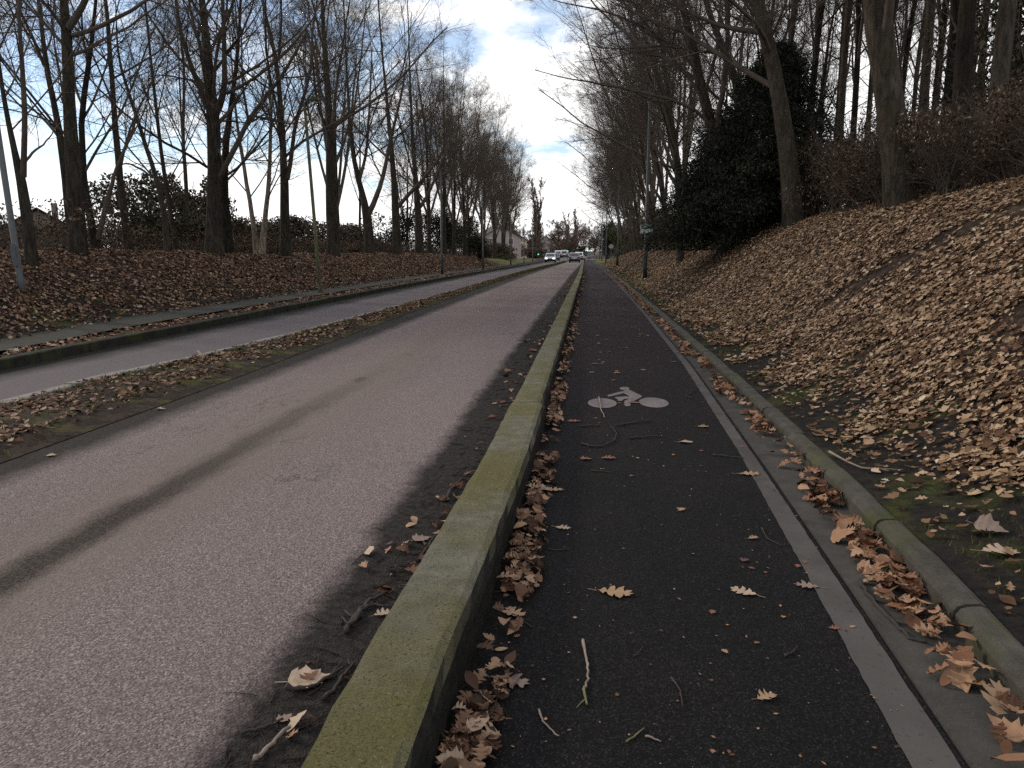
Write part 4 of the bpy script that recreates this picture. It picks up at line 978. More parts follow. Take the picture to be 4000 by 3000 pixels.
M_SBLUE = simple('sign_blue', (0.20, 0.25, 0.36), .6, .1, 5)
post_sign('road_sign', 2.78, 100, CH + 17 / FOC * 100, .62, .55, M_SGREY, 'pale rounded sign on a post at the foot of the right bank', 'oval')
post_sign('road_sign', 1.5, 150, CH - 4 / FOC * 150, .72, .9, M_SGREY, 'grey tapering sign before the dark evergreen by the path end', 'trap')
post_sign('road_sign', 0.0, 153, CH - 14 / FOC * 153, .55, .7, M_SBLUE, 'pale blue sign below the green light at the path end', 'rect')
M_HEADB = simple('signal_housing', (0.02, 0.02, 0.022), .5, .1)
M_LOFF = simple('unlit_signal_lens', (0.05, 0.03, 0.025), .3, .1)
M_GREENL = emit('lit_green_signal', (0.10, 0.80, 0.45), 0.9)
def traffic_light(X, Y, zg, label):
    z0 = float(z_road(Y)); r = empty('traffic_light', (X, Y, z0)); zg -= z0
    m = MB(); m.tube([(0, 0, -.1), (0, 0, zg + .95)], .05, 10); m.build('pole', M_GALV, r, True)
    m = MB(); m.box(-.16, .16, -.28, -.06, zg - .2, zg + .86); hd = m.build('signal_head', M_HEADB, r, bevel=.03)
    for k, mt in enumerate((M_GREENL, M_LOFF, M_LOFF)):
        m = MB(); m.tube([(0, -.30, zg + .33 * k), (0, -.275, zg + .33 * k)], .15 if k == 0 else .11, 18); m.build('signal_lens', mt, hd)
    return tag(r, label, 'traffic light')
traffic_light(-9.6, 151, CH - 13 / FOC * 151, 'lit green traffic light on the left side of the junction')
traffic_light(-4.05, 152, CH - 1 / FOC * 152, 'lit green traffic light on the central reservation beside the grey car')
traffic_light(0.08, 151, CH - 0 / FOC * 151, 'lit green traffic light at the end of the cycle path')

# ------------------------------------------------------------------ vehicles
M_TYRE = simple('tyre_rubber', (0.012, 0.012, 0.012), .9, .1); M_RIM = simple('wheel_rim', (0.35, 0.35, 0.36), .35, .1, 5, .5, .7)
M_CARGL = simple('car_glass', (0.02, 0.025, 0.03), .08, .1, 1, .7)
M_TRIM = simple('black_trim', (0.018, 0.018, 0.019), .6, .1)
M_PLATE = simple('number_plate', (0.55, 0.53, 0.48), .5, .05)
M_HLON = emit('lit_headlight', (1.0, 0.98, 0.94), 2.2); M_HLOFF = simple('headlight_glass', (0.45, 0.46, 0.48), .15, .05)
M_TAIL = simple('tail_lamp', (0.11, 0.012, 0.012), .25, .1); M_TAILON = emit('lit_tail_lamp', (1.0, 0.12, 0.05), 2.0)
def paint(name, c): 
    t = NT(name, .35, .5); t.color(c); t.b.inputs['Coat Weight'].default_value = .6; t.b.inputs['Metallic'].default_value = .25; return t.m
def vehicle(name, X, Y, rz, col, label, cat, L=4.2, W=1.78, H=1.52, kind='hatch', lights=False, tail=False):
    r = empty(name, (X, Y, float(z_road(Y))), rz)                      # local: +y forward
    h = W / 2; f, b = L / 2, -L / 2
    if kind == 'van': side = [(b, .35), (b, 1.0), (b + .05, H - .06), (b + .2, H), (f - 1.35, H), (f - 1.0, H - .12), (f - .55, 1.15), (f - .12, .98), (f, .75), (f, .35)]
    elif kind == 'suv': side = [(b, .42), (b - .02, .80), (b + .06, 1.02), (b + .30, H - .08), (b + .55, H), (f - 2.0, H), (f - 1.75, H - .06), (f - 1.12, 1.04), (f - .2, .92), (f, .74), (f, .40)]
    else: side = [(b, .40), (b - .02, .72), (b + .07, .98), (b + .38, H - .08), (b + .65, H), (f - 2.0, H), (f - 1.75, H - .07), (f - 1.1, .97), (f - .25, .86), (f, .66), (f, .34)]
    def wid(z): return h if z < .95 else h * (1 - .19 * (z - .95) / (H - .95)) if kind != 'van' else h * (1 - .07 * max(0, z - .95) / (H - .95))
    n = len(side); m = MB()
    vs = [(-wid(z), y, z) for y, z in side] + [(-wid(z) * .86, y, z) for y, z in side] + [(wid(z) * .86, y, z) for y, z in side] + [(wid(z), y, z) for y, z in side]
    fs = [tuple(range(n)), tuple(range(3 * n, 4 * n))[::-1]]
    for a in range(3): fs += [(a * n + i, a * n + (i + 1) % n, (a + 1) * n + (i + 1) % n, (a + 1) * n + i) for i in range(n)]
    m.add(vs, fs); m.build('body', col, r, bevel=.035)
    m = MB(); m.box(-h * .98, h * .98, b - .035, b + .1, .36, .62); m.build('rear_bumper', M_TRIM, r, bevel=.02)
    m = MB(); m.box(-h * .98, h * .98, f - .1, f + .03, .30, .50); m.build('front_bumper', M_TRIM, r, bevel=.02)
    # windows sit a few mm proud of the bodywork
    def pane(p, q, w0, w1, out, nm):
        (y0, z0), (y1, z1) = p, q; m = MB(); oy, oz = out
        m.add([(-w0, y0 + oy, z0 + oz), (w0, y0 + oy, z0 + oz), (w1, y1 + oy, z1 + oz), (-w1, y1 + oy, z1 + oz), (-w0, y0 - oy, z0 - oz), (w0, y0 - oy, z0 - oz), (w1, y1 - oy, z1 - oz), (-w1, y1 - oy, z1 - oz)],
              [(0, 1, 2, 3), (4, 7, 6, 5), (0, 4, 5, 1), (1, 5, 6, 2), (2, 6, 7, 3), (3, 7, 4, 0)]); m.build(nm, M_CARGL, r)
    def lerp(p, q, t): return (p[0] + (q[0] - p[0]) * t, p[1] + (q[1] - p[1]) * t)
    ws = (side[5], side[6]) if kind == 'van' else (side[7], side[6])
    if kind == 'van': pane(lerp(side[6], side[5], .06), lerp(side[6], side[5], .9), h * .74, h * .70, (.03, .03), 'windscreen')
    else: pane(lerp(side[7], side[6], .08), lerp(side[7], side[6], .92), h * .82, h * .72, (.02, .02), 'windscreen')
    if kind == 'van': pane((b, 1.05), (b + .04, H - .3), h * .7, h * .68, (-.02, .0), 'rear_window')
    else: pane(lerp(side[2], side[3], .10), lerp(side[2], side[3], .92), h * .78, h * .68, (-.025, .01), 'rear_window')
    for s_ in (-1, 1):
        m = MB(); za, zb_ = 1.02, H - .12; xa, xb = s_ * (wid(za) + .006), s_ * (wid(zb_) + .006)
        ya0, ya1 = (b + .55, f - 1.35) if kind != 'van' else (f - 1.9, f - .95); yb0, yb1 = (b + .78, f - 1.9) if kind != 'van' else (f - 1.9, f - 1.3)
        m.add([(xa, ya0, za), (xa, ya1, za), (xb, yb1, zb_), (xb, yb0, zb_), (xa - s_ * .03, ya0, za), (xa - s_ * .03, ya1, za), (xb - s_ * .03, yb1, zb_), (xb - s_ * .03, yb0, zb_)], [(0, 1, 2, 3), (4, 7, 6, 5), (0, 4, 5, 1), (1, 5, 6, 2), (2, 6, 7, 3), (3, 7, 4, 0)]); m.build('side_window', M_CARGL, r)
        m = MB(); m.box(*sorted((s_ * (h + .01), s_ * (h + .17))), f - 1.45, f - 1.35, .95, 1.10); m.build('mirror', M_TRIM, r, bevel=.015)
        m = MB(); x0, x1 = sorted((s_ * h * .50, s_ * h * .93)); m.box(x0, x1, f - .16, f + .02, .58, .76)
        m.build('headlight', M_HLON if lights else M_HLOFF, r, bevel=.02)
        m = MB(); x0, x1 = sorted((s_ * h * .58, s_ * h * .97)); m.box(x0, x1, b - .045, b + .08, .72, .95)
        m.build('tail_light', M_TAILON if tail else M_TAIL, r, bevel=.02)
        for yy in (f - .8, b + .75):
            m = MB(); m.tube([(s_ * (h - .20), yy, .31), (s_ * (h + .01), yy, .31)], .31, 20); wv = m.build('wheel', M_TYRE, r)
            m = MB(); m.tube([(s_ * (h - .02), yy, .31), (s_ * (h + .018), yy, .31)], .20, 16); m.build('rim', M_RIM, wv)
    m = MB(); m.box(-.26, .26, b - .055, b - .03, .63, .74); m.build('number_plate', M_PLATE, r)
    m = MB(); m.box(-h * .45, h * .45, f + .0, f + .035, .52, .64); m.build('grille', M_TRIM, r)
    m = MB(); m.box(-h * .9, h * .9, b + .3, f - .3, .16, .36); m.build('underbody', M_TRIM, r)
    return tag(r, label, cat)
vehicle('car', -2.30, 131, .0, paint('grey_paint', (0.20, 0.20, 0.235)), 'grey car seen from behind driving away in the near lane', 'car', 4.3, 1.82, 1.62, 'suv')
vehicle('car', -6.45, 134, math.pi - .0, paint('silver_paint', (0.42, 0.44, 0.45)), 'silver car with bright headlights coming towards us in the far lane', 'car', 4.1, 1.80, 1.55, 'hatch', True)
vehicle('car', -1.75, 158, -.1, paint('white_paint', (0.66, 0.66, 0.68)), 'white car ahead of the grey one near the traffic lights', 'car', 4.2, 1.8, 1.7, 'suv')
vehicle('car', -6.75, 160, math.pi, paint('dark_paint', (0.03, 0.032, 0.04)), 'dark car following the silver one with headlights', 'car', 4.2, 1.78, 1.5, 'hatch')
vehicle('van', -8.3, 214, .06, paint('van_white', (0.74, 0.75, 0.78)), 'left white van by the hedge beyond the junction', 'van', 4.6, 1.8, 1.85, 'van')
vehicle('van', -6.5, 216, -.05, paint('van_cream', (0.70, 0.66, 0.60)), 'right, creamier van by the hedge beyond the junction', 'van', 4.6, 1.9, 1.95, 'van')

# ------------------------------------------------------------------ leaves
OAK = np.array([(0, .012), (.07, .03), (.15, .19), (.20, .13), (.25, .07), (.32, .27), (.39, .37), (.44, .26), (.485, .09), (.56, .29), (.63, .37), (.68, .23), (.72, .08), (.78, .19), (.84, .20), (.88, .07), (1.0, .003)])
PLANE = np.array([(0, .02), (.05, .16), (.10, .30), (.16, .42), (.22, .33), (.28, .36), (.34, .50), (.40, .48), (.47, .30), (.55, .28), (.62, .32), (.68, .22), (.78, .16), (.88, .10), (1.0, .005)])
BEECHL = np.array([(0, .01), (.15, .20), (.35, .32), (.55, .31), (.75, .20), (.9, .09), (1.0, .003)])
OAKLO = np.array([(0, .02), (.15, .16), (.24, .07), (.42, .36), (.53, .11), (.68, .30), (.80, .09), (1.0, .01)])
PLANELO = np.array([(0, .05), (.18, .40), (.30, .30), (.45, .48), (.60, .25), (.78, .22), (1.0, .01)])
BEECHLO = np.array([(0, .03), (.30, .30), (.62, .29), (1.0, .01)])
def leaf_template(st, tip=.07):
    K = len(st); v = np.zeros((K, 3, 2)); v[:, :, 0] = st[:, 0][:, None]
    lobe = np.r_[False, (st[1:-1, 1] > st[:-2, 1]) & (st[1:-1, 1] > st[2:, 1]), False]
    v[:, 0, 0] += lobe * tip; v[:, 2, 0] += lobe * tip
    v[:, 0, 1] = -st[:, 1]; v[:, 2, 1] = st[:, 1]
    i = np.arange(K - 1)[:, None] * 3 + np.arange(2)[None, :]
    return v.reshape(-1, 2), np.stack([i, i + 1, i + 4, i + 3], -1).reshape(-1, 4)
def scatter(P, N, S, rng, st, tilt=.3, curl=(.2, .9), lift=.012):
    """leaf meshes at P lying on ground of normal N with sizes S -> V, F"""
    T, F = leaf_template(st); n, k = len(P), len(T)
    u = T[None, :, 0] - .5; v = T[None, :, 1] * rng.uniform(.75, 1.15, (n, 1)) * np.where(rng.random((n, 1)) < .5, 1, -1)
    c1 = rng.uniform(*curl, (n, 1)); c2 = rng.uniform(-.5, .7, (n, 1)); c3 = rng.normal(0, .35, (n, 1))
    zz = c1 * v ** 2 * 1.4 + c2 * u ** 2 + c3 * u * v + rng.normal(0, .016, (n, k))
    yaw = rng.uniform(0, 6.28, (n, 1))
    x = u * np.cos(yaw) - v * np.sin(yaw); y = u * np.sin(yaw) + v * np.cos(yaw)
    nn = unit(N + rng.normal(0, tilt, (n, 3)) * np.array([1, 1, .2])); a, b = perp(nn + np.array([1e-4, 0, 0]))
    b = np.cross(nn, unit(np.cross(np.array([0, 1., 0]), nn))); a = np.cross(b, nn)
    zz = zz - zz.min(1, keepdims=True) * .75
    V = P[:, None, :] + S[:, None, None] * (x[..., None] * a[:, None, :] + y[..., None] * b[:, None, :] + zz[..., None] * nn[:, None, :]) + nn[:, None, :] * (lift * rng.uniform(.2, 1.6, (n, 1)))[..., None]
    FF = (F[None] + (np.arange(n) * k)[:, None, None]).reshape(-1, 4)
    return V.reshape(-1, 3), FF
def land_normal(zf, X, Y):
    e = .05; dx = (zf(X + e, Y) - zf(X - e, Y)) / (2 * e); dy = (zf(X, Y + e) - zf(X, Y - e)) / (2 * e)
    return unit(np.stack([-dx, -dy, np.ones_like(dx)], -1))
def litter(name, X, Y, zf, S, rng, mat, label, cat='leaves', mixk=(.5, .3, .2), tilt=.3, curl=(.2, .9), lift=.012, fine=False):
    Z = zf(X, Y); N = land_normal(zf, X, Y); P = np.stack([X, Y, Z], -1)
    pick = rng.choice(3, len(X), p=mixk); parts = []
    for q, st in enumerate((OAK, PLANE, BEECHL) if fine else (OAKLO, PLANELO, BEECHLO)):
        k = pick == q
        if k.any(): parts.append(scatter(P[k], N[k], S[k], rng, st, tilt, curl, lift))
    V, F = joinm(parts); o = mesh_obj(name, V, [F], mat, smooth=True); return tag(o, label, cat, None, 'stuff')
rng = np.random.default_rng(9)
def vnoise(X, Y, s, seed): return .5 + .5 * np.clip(bumps(X, Y, s, seed) * 1.1, -1, 1)
# right bank
tr0, tr1 = on_land(3345, 1121), on_land(3960, 830)
def track_dist(X, Y):
    a, b = tr0[:2], tr1[:2]; ab = b - a; t = np.clip(((X - a[0]) * ab[0] + (Y - a[1]) * ab[1]) / (ab @ ab), -.12, 1.1)
    return np.hypot(X - a[0] - ab[0] * t, Y - a[1] - ab[1] * t)
def bank_sample(n, y0, y1, d0, d1): return rng.uniform(y0, y1, n), rng.uniform(d0, d1, n)
Xs, Ys_, Ss = [], [], []
for n, y0, y1, d1, sm in ((64000, 1.6, 9, 5.2, 1.0), (66000, 9, 20, 4.8, 1.05), (36000, 20, 45, 4.4, 1.2), (16000, 45, 110, 3.8, 1.7)):
    Y = rng.uniform(y0, y1, n); d = rng.uniform(.06, d1, n); X = x_kerb_r(Y) + d
    sparse = np.interp(Y, [2, 5, 9, 16, 30], [1.6, 1.1, .70, .45, .3])
    pr = .09 + .91 * sstep(sparse * .28, sparse, d + (vnoise(X, Y, 2.6, 4.0) - .5) * .9)
    pr *= .35 + .65 * sstep(.25, .5, vnoise(X, Y, 1.9, 1.0) + .15); pr *= .5 + .5 * sstep(.2, .45, vnoise(X, Y, 5.5, 5.0))
    pr *= .10 + .90 * sstep(.12, .34, track_dist(X, Y) + (vnoise(X, Y, 5.0, 2.0) - .5) * .25)
    k = rng.random(n) < pr
    Xs.append(X[k]); Ys_.append(Y[k]); Ss.append((.030 + .066 * rng.random(k.sum()) ** 1.9) * sm)
litter('leaf_litter', np.concatenate(Xs), np.concatenate(Ys_), z_r, np.concatenate(Ss), rng, M_LEAF_TAN, 'tan fallen leaves carpeting the right bank', tilt=.17, curl=(.0, .9), lift=.03)
# gutter on the right
n = 3600; Y = 1.5 + 60 * rng.random(n) ** 1.7; ww = (x_gut_r(Y) - x_white_r(Y))
cl = vnoise(Y * 0, Y, 3.1, 1.0) * .55 + .45
f = 1 - rng.random(n) ** 1.15 * np.interp(Y, [2, 6, 12], [.75, .85, 1.1]) * cl
X = x_white_r(Y) + ww * f + .01; k = (rng.random(n) < .15 + .85 * sstep(.3, .7, vnoise(X * 2, Y, 2.2, 6.0))) & (X < x_gut_r(Y) - .02)
zg = lambda X, Y: z_road(Y) + .012 + .055 * np.clip((X - x_gut_r(Y) + .16) / .16, 0, 1) * vnoise(X * 0, Y, 3.3, 2.0)
litter('gutter_leaves', X[k], Y[k], zg, rng.uniform(.045, .13, k.sum()), rng, M_LEAF_GUT, 'orange-brown leaves banked in the gutter against the right kerb', tilt=.36, curl=(.1, 1.1), lift=.03, mixk=(.66, .2, .14), fine=True)
# against the foot of the mossy kerb
n = 4200; Y = 1.2 + 60 * rng.random(n) ** 1.8
f = rng.random(n) ** 1.5; X = x_wall_r(Y) + .03 + f * np.interp(Y, [1, 6, 14, 40], [.13, .12, .12, .12])
k = rng.random(n) < (.08 + .92 * sstep(.3, .65, vnoise(X * 2, Y, 2.4, 3.0))) * np.interp(Y, [8, 20], [1, .5])
zw = lambda X, Y: z_road(Y) + .008 + .04 * np.clip(1 - (X - x_wall_r(Y)) / .18, 0, 1)
litter('drifted_leaves', X[k], Y[k], zw, rng.uniform(.035, .095, k.sum()), rng, M_LEAF_BANK, 'red-brown leaves drifted along the foot of the mossy kerb', tilt=.36, curl=(.1, 1.1), lift=.02, mixk=(.6, .25, .15), fine=True)
# road side of the mossy kerb
n = 1500; Y = 1.5 + 40 * rng.random(n) ** 1.6; X = x_wall_l(Y) - .02 - rng.random(n) ** 2.2 * .36
k = rng.random(n) < .15 + .6 * sstep(.5, .8, vnoise(X, Y, 2.0, 5.0))
litter('kerbside_debris', X[k], Y[k], lambda X, Y: z_road(Y) + .004, rng.uniform(.03, .10, k.sum()), rng, M_LEAF_RED, 'scraps of wet brown leaf in the dirt on the road side of the mossy kerb', tilt=.35, lift=.01)
# central reservation
n = 26000; Y = 4.5 + 100 * rng.random(n) ** 1.9; t = rng.uniform(.06, .97, n); X = x_med_l(Y) * (1 - t) + x_road_l(Y) * t
pr = (.38 + .62 * sstep(.34, .62, vnoise(X, Y, 2.3, 7.0))) * sstep(0, .12, t) * (1 - .9 * sstep(.70, .85, t)) * np.interp(Y, [40, 75, 105], [1, .5, .1]); k = rng.random(n) < pr
zm = lambda X, Y: z_road(Y) + .03
litter('leaf_litter', X[k], Y[k], zm, rng.uniform(.035, .085, k.sum()) * np.interp(Y[k], [10, 60], [1, 1.6]), rng, M_LEAF_BANK, 'brown leaves scattered over the mossy central reservation', tilt=.35, lift=.03)
# left bank
n = 105000; Y = 7 + 80 * rng.random(n) ** 1.35; d = rng.uniform(-.15, 3.9, n); X = x_pav_l(Y) - d
pr = (.25 + .75 * sstep(.1, .7, d)) * (.5 + .5 * sstep(.3, .5, vnoise(X, Y, 1.7, 8.0))) * np.interp(Y, [60, 88], [1, .1]); k = rng.random(n) < pr
litter('leaf_litter', X[k], Y[k], z_l, rng.uniform(.04, .10, k.sum()) * np.interp(Y[k], [10, 60], [1, 1.7]), rng, M_LEAF_BANK, 'dark red-brown leaves covering the left bank', tilt=.36, curl=(.2, 1.3), lift=.035)
n = 5000; Y = 8 + 60 * rng.random(n) ** 1.4; t = rng.uniform(.02, .98, n); X = x_pav_r(Y) * (1 - t) + (x_lane_l(Y) - .17) * t
k = rng.random(n) < .25 + .6 * sstep(.45, .6, vnoise(X, Y, 2.2, 2.2))
litter('leaf_litter', X[k], Y[k], lambda X, Y: z_road(Y) + .12, rng.uniform(.06, .12, k.sum()), rng, M_LEAF_RED, 'brown leaves caught in the narrow verge between left kerb and pavement', tilt=.35, lift=.02)
# grass on the median and moss cushions by the right kerb
M_GRASS = leaf_mat('short_grass', [(0.0, (0.030, 0.036, 0.008)), (0.6, (0.075, 0.082, 0.018)), (1.0, (0.13, 0.135, 0.035))], .9)
def grass(name, X, Y, zf, h, label, mat=M_GRASS):
    n = len(X); Z = zf(X, Y); C = np.stack([X, Y, Z], -1); d = unit(rng.normal(0, .45, (n, 3)) + np.array([0, 0, 1.])); a, _ = perp(d)
    th = rng.uniform(0, 6.28, (n, 1)); w = np.concatenate([np.cos(th), np.sin(th), np.zeros((n, 1))], 1); s = (h * rng.uniform(.5, 1.2, n))[:, None]; q = s * .10
    V = np.stack([C - w * q, C + w * q, C + d * s + w * q * .2, C + d * s - w * q * .2], 1).reshape(-1, 3)
    return tag(mesh_obj(name, V, [np.arange(4 * n).reshape(-1, 4)], mat), label, 'grass', None, 'stuff')
n = 90000; Y = 5 + 135 * rng.random(n) ** 1.25; t = rng.random(n) ** 1.0; X = x_med_l(Y) * (1 - t) + x_road_l(Y) * t + .05
far_ = sstep(25, 80, Y); pr = (1 - sstep(.12, .34, t)) * sstep(.30, .55, vnoise(X, Y, 1.5, 9.0)) * .95 + .5 * sstep(.45, .55, t) * (1 - sstep(.62, .78, t)) * sstep(.4, .6, vnoise(X, Y, 1.8, 3.0)) + far_ * .9 * sstep(.0, .1, t) * (1 - sstep(.75, .95, t)) + .08; k = rng.random(n) < pr
grass('grass', X[k], Y[k], zm, np.interp(Y[k], [5, 30, 120], [.045, .07, .16]), 'short green grass and moss along the central reservation')
n = 26000; Y = 2 + 50 * rng.random(n) ** 1.6; d = .10 + rng.random(n) ** 1.4 * 1.1; X = x_kerb_r(Y) + d
k = rng.random(n) < sstep(.50, .72, vnoise(X, Y, 2.1, 3.3)) * (1 - sstep(.5, 1.1, d)) + .03
grass('moss', X[k], Y[k], z_r, np.interp(Y[k], [2, 20, 50], [.022, .05, .09]), 'green moss and sparse grass on the soil behind the right kerb')

# crumbs of leaf and grit on the path, fine sticks in the roadside dirt
n = 1100; Y = 1.6 + 22 * rng.random(n) ** 1.8; t = rng.random(n); X = x_wall_r(Y) + .04 + (x_white_l(Y) + .1 - x_wall_r(Y)) * t
litter('leaf_crumbs', X, Y, lambda X, Y: z_road(Y) + .003, .004 + .018 * rng.random(n) ** 3, rng, M_LEAF_GUT, 'tiny crumbs of leaf and grit strewn over the cycle path', 'crumbs', (0, 0, 1), .15, (0, .4), .003)
n = 420; Y = 1.5 + 16 * rng.random(n) ** 1.6; X = x_wall_l(Y) - .02 - rng.random(n) ** 1.5 * .42
B = np.zeros((n, 5, 3)); B[:, 0] = np.stack([X, Y, z_road(Y) + .006], -1); d = rng.normal(0, 1, (n, 3)); d[:, 2] = 0; d = unit(d + np.array([.15, .9, 0]) * np.where(rng.random((n, 1)) < .5, 1, -1))
for k in range(1, 5):
    d = unit(d + rng.normal(0, .25, (n, 3)) * np.array([1, 1, .12])); B[:, k] = B[:, k - 1] + d * rng.uniform(.008, .045, (n, 1)); B[:, k, 2] = np.maximum(B[:, k, 2], .005)
B[:, :, 0] = np.minimum(B[:, :, 0], (x_wall_l(B[:, :, 1]) - .006))
V, F = tubes(B, np.linspace(1, .5, 5)[None, :] * rng.uniform(.0015, .0045, (n, 1)), 4)
tag(mesh_obj('twig_debris', V, [F], simple('wet_twig_bits', (0.030, 0.024, 0.020), .9, .4, 30, .1)), 'fine broken twigs in the wet dirt along the road side of the mossy kerb', 'twigs', None, 'stuff')
# single leaves that can be pointed out -----------------------------------------
def tone(name, c): return leaf_mat(name, [(0.0, tuple(x * .68 for x in c)), (1.0, tuple(x * .9 for x in c))])
TONES = {'tan': tone('leaf_tan', (0.36, 0.235, 0.145)), 'pale': tone('leaf_pale', (0.42, 0.32, 0.235)), 'orange': tone('leaf_orange', (0.36, 0.19, 0.08)), 'red': tone('leaf_red', (0.23, 0.105, 0.07)),
         'grey': tone('leaf_grey', (0.26, 0.19, 0.155)), 'maroon': tone('leaf_maroon', (0.115, 0.068, 0.062))}
def one_leaf(px, py, wpx, st, tn, label, az=None, curl=.5, seed=0, z=None, tilt=(0, 0), group=None, name=None):
    S_ = 4000 / 2212; r = np.random.default_rng(seed + 500)
    p = on_ground(px * S_, py * S_, 0.0) if z is None else on_land(px * S_, py * S_)
    size = wpx * S_ / FOC * depth(p)
    T, F = leaf_template(st, .06)
    T = T + r.normal(0, .016, T.shape); u = T[:, 0] - .5; v = T[:, 1] * r.uniform(.9, 1.1)
    curl *= .42
    zz = curl * (v ** 2 * 1.5 + r.uniform(-.2, .5) * u ** 2 + r.normal(0, .5) * u * v) + r.normal(0, .010, len(u)); zz -= zz.min()
    V = np.stack([u, v, zz], -1) * size
    k = len(V); n0 = size * .5; q = size * .012                                   # leaf stalk
    V = np.concatenate([V, np.array([(-n0, -q, .002), (-n0, q, .002), (-n0 * 1.5, q + size * .03, .004), (-n0 * 1.5, -q + size * .03, .004)])])
    F = np.concatenate([F, [[k, k + 1, k + 2, k + 3]]])
    o = mesh_obj(name or {id(OAK): 'oak_leaf', id(PLANE): 'plane_leaf', id(BEECHL): 'beech_leaf'}[id(st)], V, [F], TONES[tn], smooth=True)
    zb_ = ground_z(p[0], p[1]) if z is not None else float(z_road(p[1]))
    o.location = (p[0], p[1], zb_ + .006 + (z or 0)); o.rotation_euler = (tilt[0], tilt[1], r.uniform(0, 6.28) if az is None else az)
    return tag(o, label, 'leaf', group)
LV = [(1330, 1283, 82, OAK, 'tan', 'large tan oak leaf lying alone mid path in the foreground', -.15, .35),
      (1607, 1282, 62, OAK, 'pale', 'pale oak leaf near the white line in the foreground', 2.6, .5),
      (1655, 1508, 52, OAK, 'tan', 'crumpled tan leaf with a curled tip low on the path', .5, 1.4),
      (1742, 1268, 52, OAK, 'grey', 'greyish oak leaf overlapping the inner edge of the white line', 2.9, .5),
      (1102, 1475, 92, OAK, 'grey', 'long grey-brown oak leaf pointing onto the path from the drift', -.25, .3),
      (1046, 1514, 72, OAK, 'orange', 'orange oak leaf with sharp lobes standing upright in the drift', 1.55, .3),
      (1012, 1578, 85, PLANE, 'maroon', 'broad maroon plane leaf at the bottom of the drift', 1.2, .4),
      (1083, 1405, 30, BEECHL, 'tan', 'small oval tan leaf on the edge of the drift', .4, .5),
      (1110, 1328, 60, OAK, 'tan', 'spiky tan oak leaf on the drift beside the oval leaf', -.3, .9),
      (1105, 1275, 55, OAK, 'red', 'russet oak leaf halfway along the near drift', .6, 1.0),
      (1216, 1142, 36, OAK, 'pale', 'small pale oak leaf left of centre on the path', -.2, .5),
      (1471, 1103, 24, OAK, 'tan', 'small curled tan leaf in the middle of the path', 1.0, 1.2),
      (1195, 1060, 46, OAK, 'tan', 'flat tan oak leaf reaching out of the drift below the bicycle', .1, .5),
      (1267, 993, 26, PLANE, 'red', 'left of two red leaves under the painted bicycle', .3, .8),
      (1314, 991, 34, OAK, 'red', 'right of two red leaves under the painted bicycle', .1, .6),
      (1239, 911, 34, OAK, 'red', 'red oak leaf by the drift just below the front wheel', .1, .6),
      (1481, 957, 32, BEECHL, 'pale', 'pale curled leaf right of the bicycle on the path', .1, 1.2),
      (1519, 923, 26, OAK, 'tan', 'tan leaf touching the white line level with the bicycle', .0, .5),
      (1618, 1026, 50, OAK, 'tan', 'tan leaf lying across the white line', .0, .5),
      (1627, 1164, 28, OAK, 'tan', 'small brown leaf left of the white line, upper of two', .5, 1.0),
      (1609, 1212, 22, PLANE, 'maroon', 'small maroon leaf left of the white line, lower of two', .4, .6),
      (1635, 1391, 14, BEECHL, 'red', 'tiny reddish scrap in the lower right of the path', .4, .8),
      (1693, 1335, 12, PLANE, 'orange', 'tiny orange scrap near the white line', .4, .8),
      (1333, 807, 18, OAK, 'tan', 'tan leaf just above the painted rider', .2, .8),
      (1285, 787, 20, OAK, 'red', 'red leaf near the drift above the painted rider', .1, .5),
      (1338, 872, 10, BEECHL, 'red', 'little red leaf on the front wheel of the painted bicycle', .1, .4),
      (1370, 871, 26, BEECHL, 'red', 'narrow red leaf between foot and rear wheel of the painted bicycle', .1, .4),
      (675, 1470, 104, PLANE, 'pale', 'big pale leaf lying in the dark dirt left of the mossy kerb', .35, .5),
      (616, 1555, 36, PLANE, 'grey', 'small grey leaf in the dirt at the lower left of the mossy kerb', 1.0, .5),
      (912, 1166, 44, PLANE, 'grey', 'grey-pink leaf against the road side of the mossy kerb', .6, .6),
      (826, 1328, 42, OAK, 'pale', 'pale curled leaf pressed against the road side of the mossy kerb', .7, 1.0),
      (113, 985, 22, PLANE, 'pale', 'pale leaf on the road edge by the central reservation', .3, .6),
      (348, 885, 20, PLANE, 'pale', 'pale upright leaf in the dark edge of the central reservation', .3, 1.2)]
for k, (x, y, w_, st, tn, lab, az, cu) in enumerate(LV): one_leaf(x, y, w_, st, tn, lab, az, cu, k)
one_leaf(2152, 1545, 118, OAK, 'tan', 'big tan oak leaf on the gutter pile at the lower right', 1.1, .9, 61, z=.05, tilt=(.3, -.2))
one_leaf(2105, 1500, 70, OAK, 'orange', 'rust oak leaf at the left of the lower right gutter pile', 2.4, .8, 62, z=.03, tilt=(.2, .2))
one_leaf(2158, 1200, 82, OAK, 'pale', 'large pale oak leaf lying on the mossy soil behind the right kerb', .1, .5, 63, z=.015)
one_leaf(2140, 1152, 66, PLANE, 'grey', 'broad curled grey-brown leaf behind the right kerb', -.5, 1.0, 64, z=.02, tilt=(.25, .1))
one_leaf(1880, 900, 46, PLANE, 'pale', 'pale cream leaf on the mossy slope above the right kerb', .2, .6, 65, z=.02)
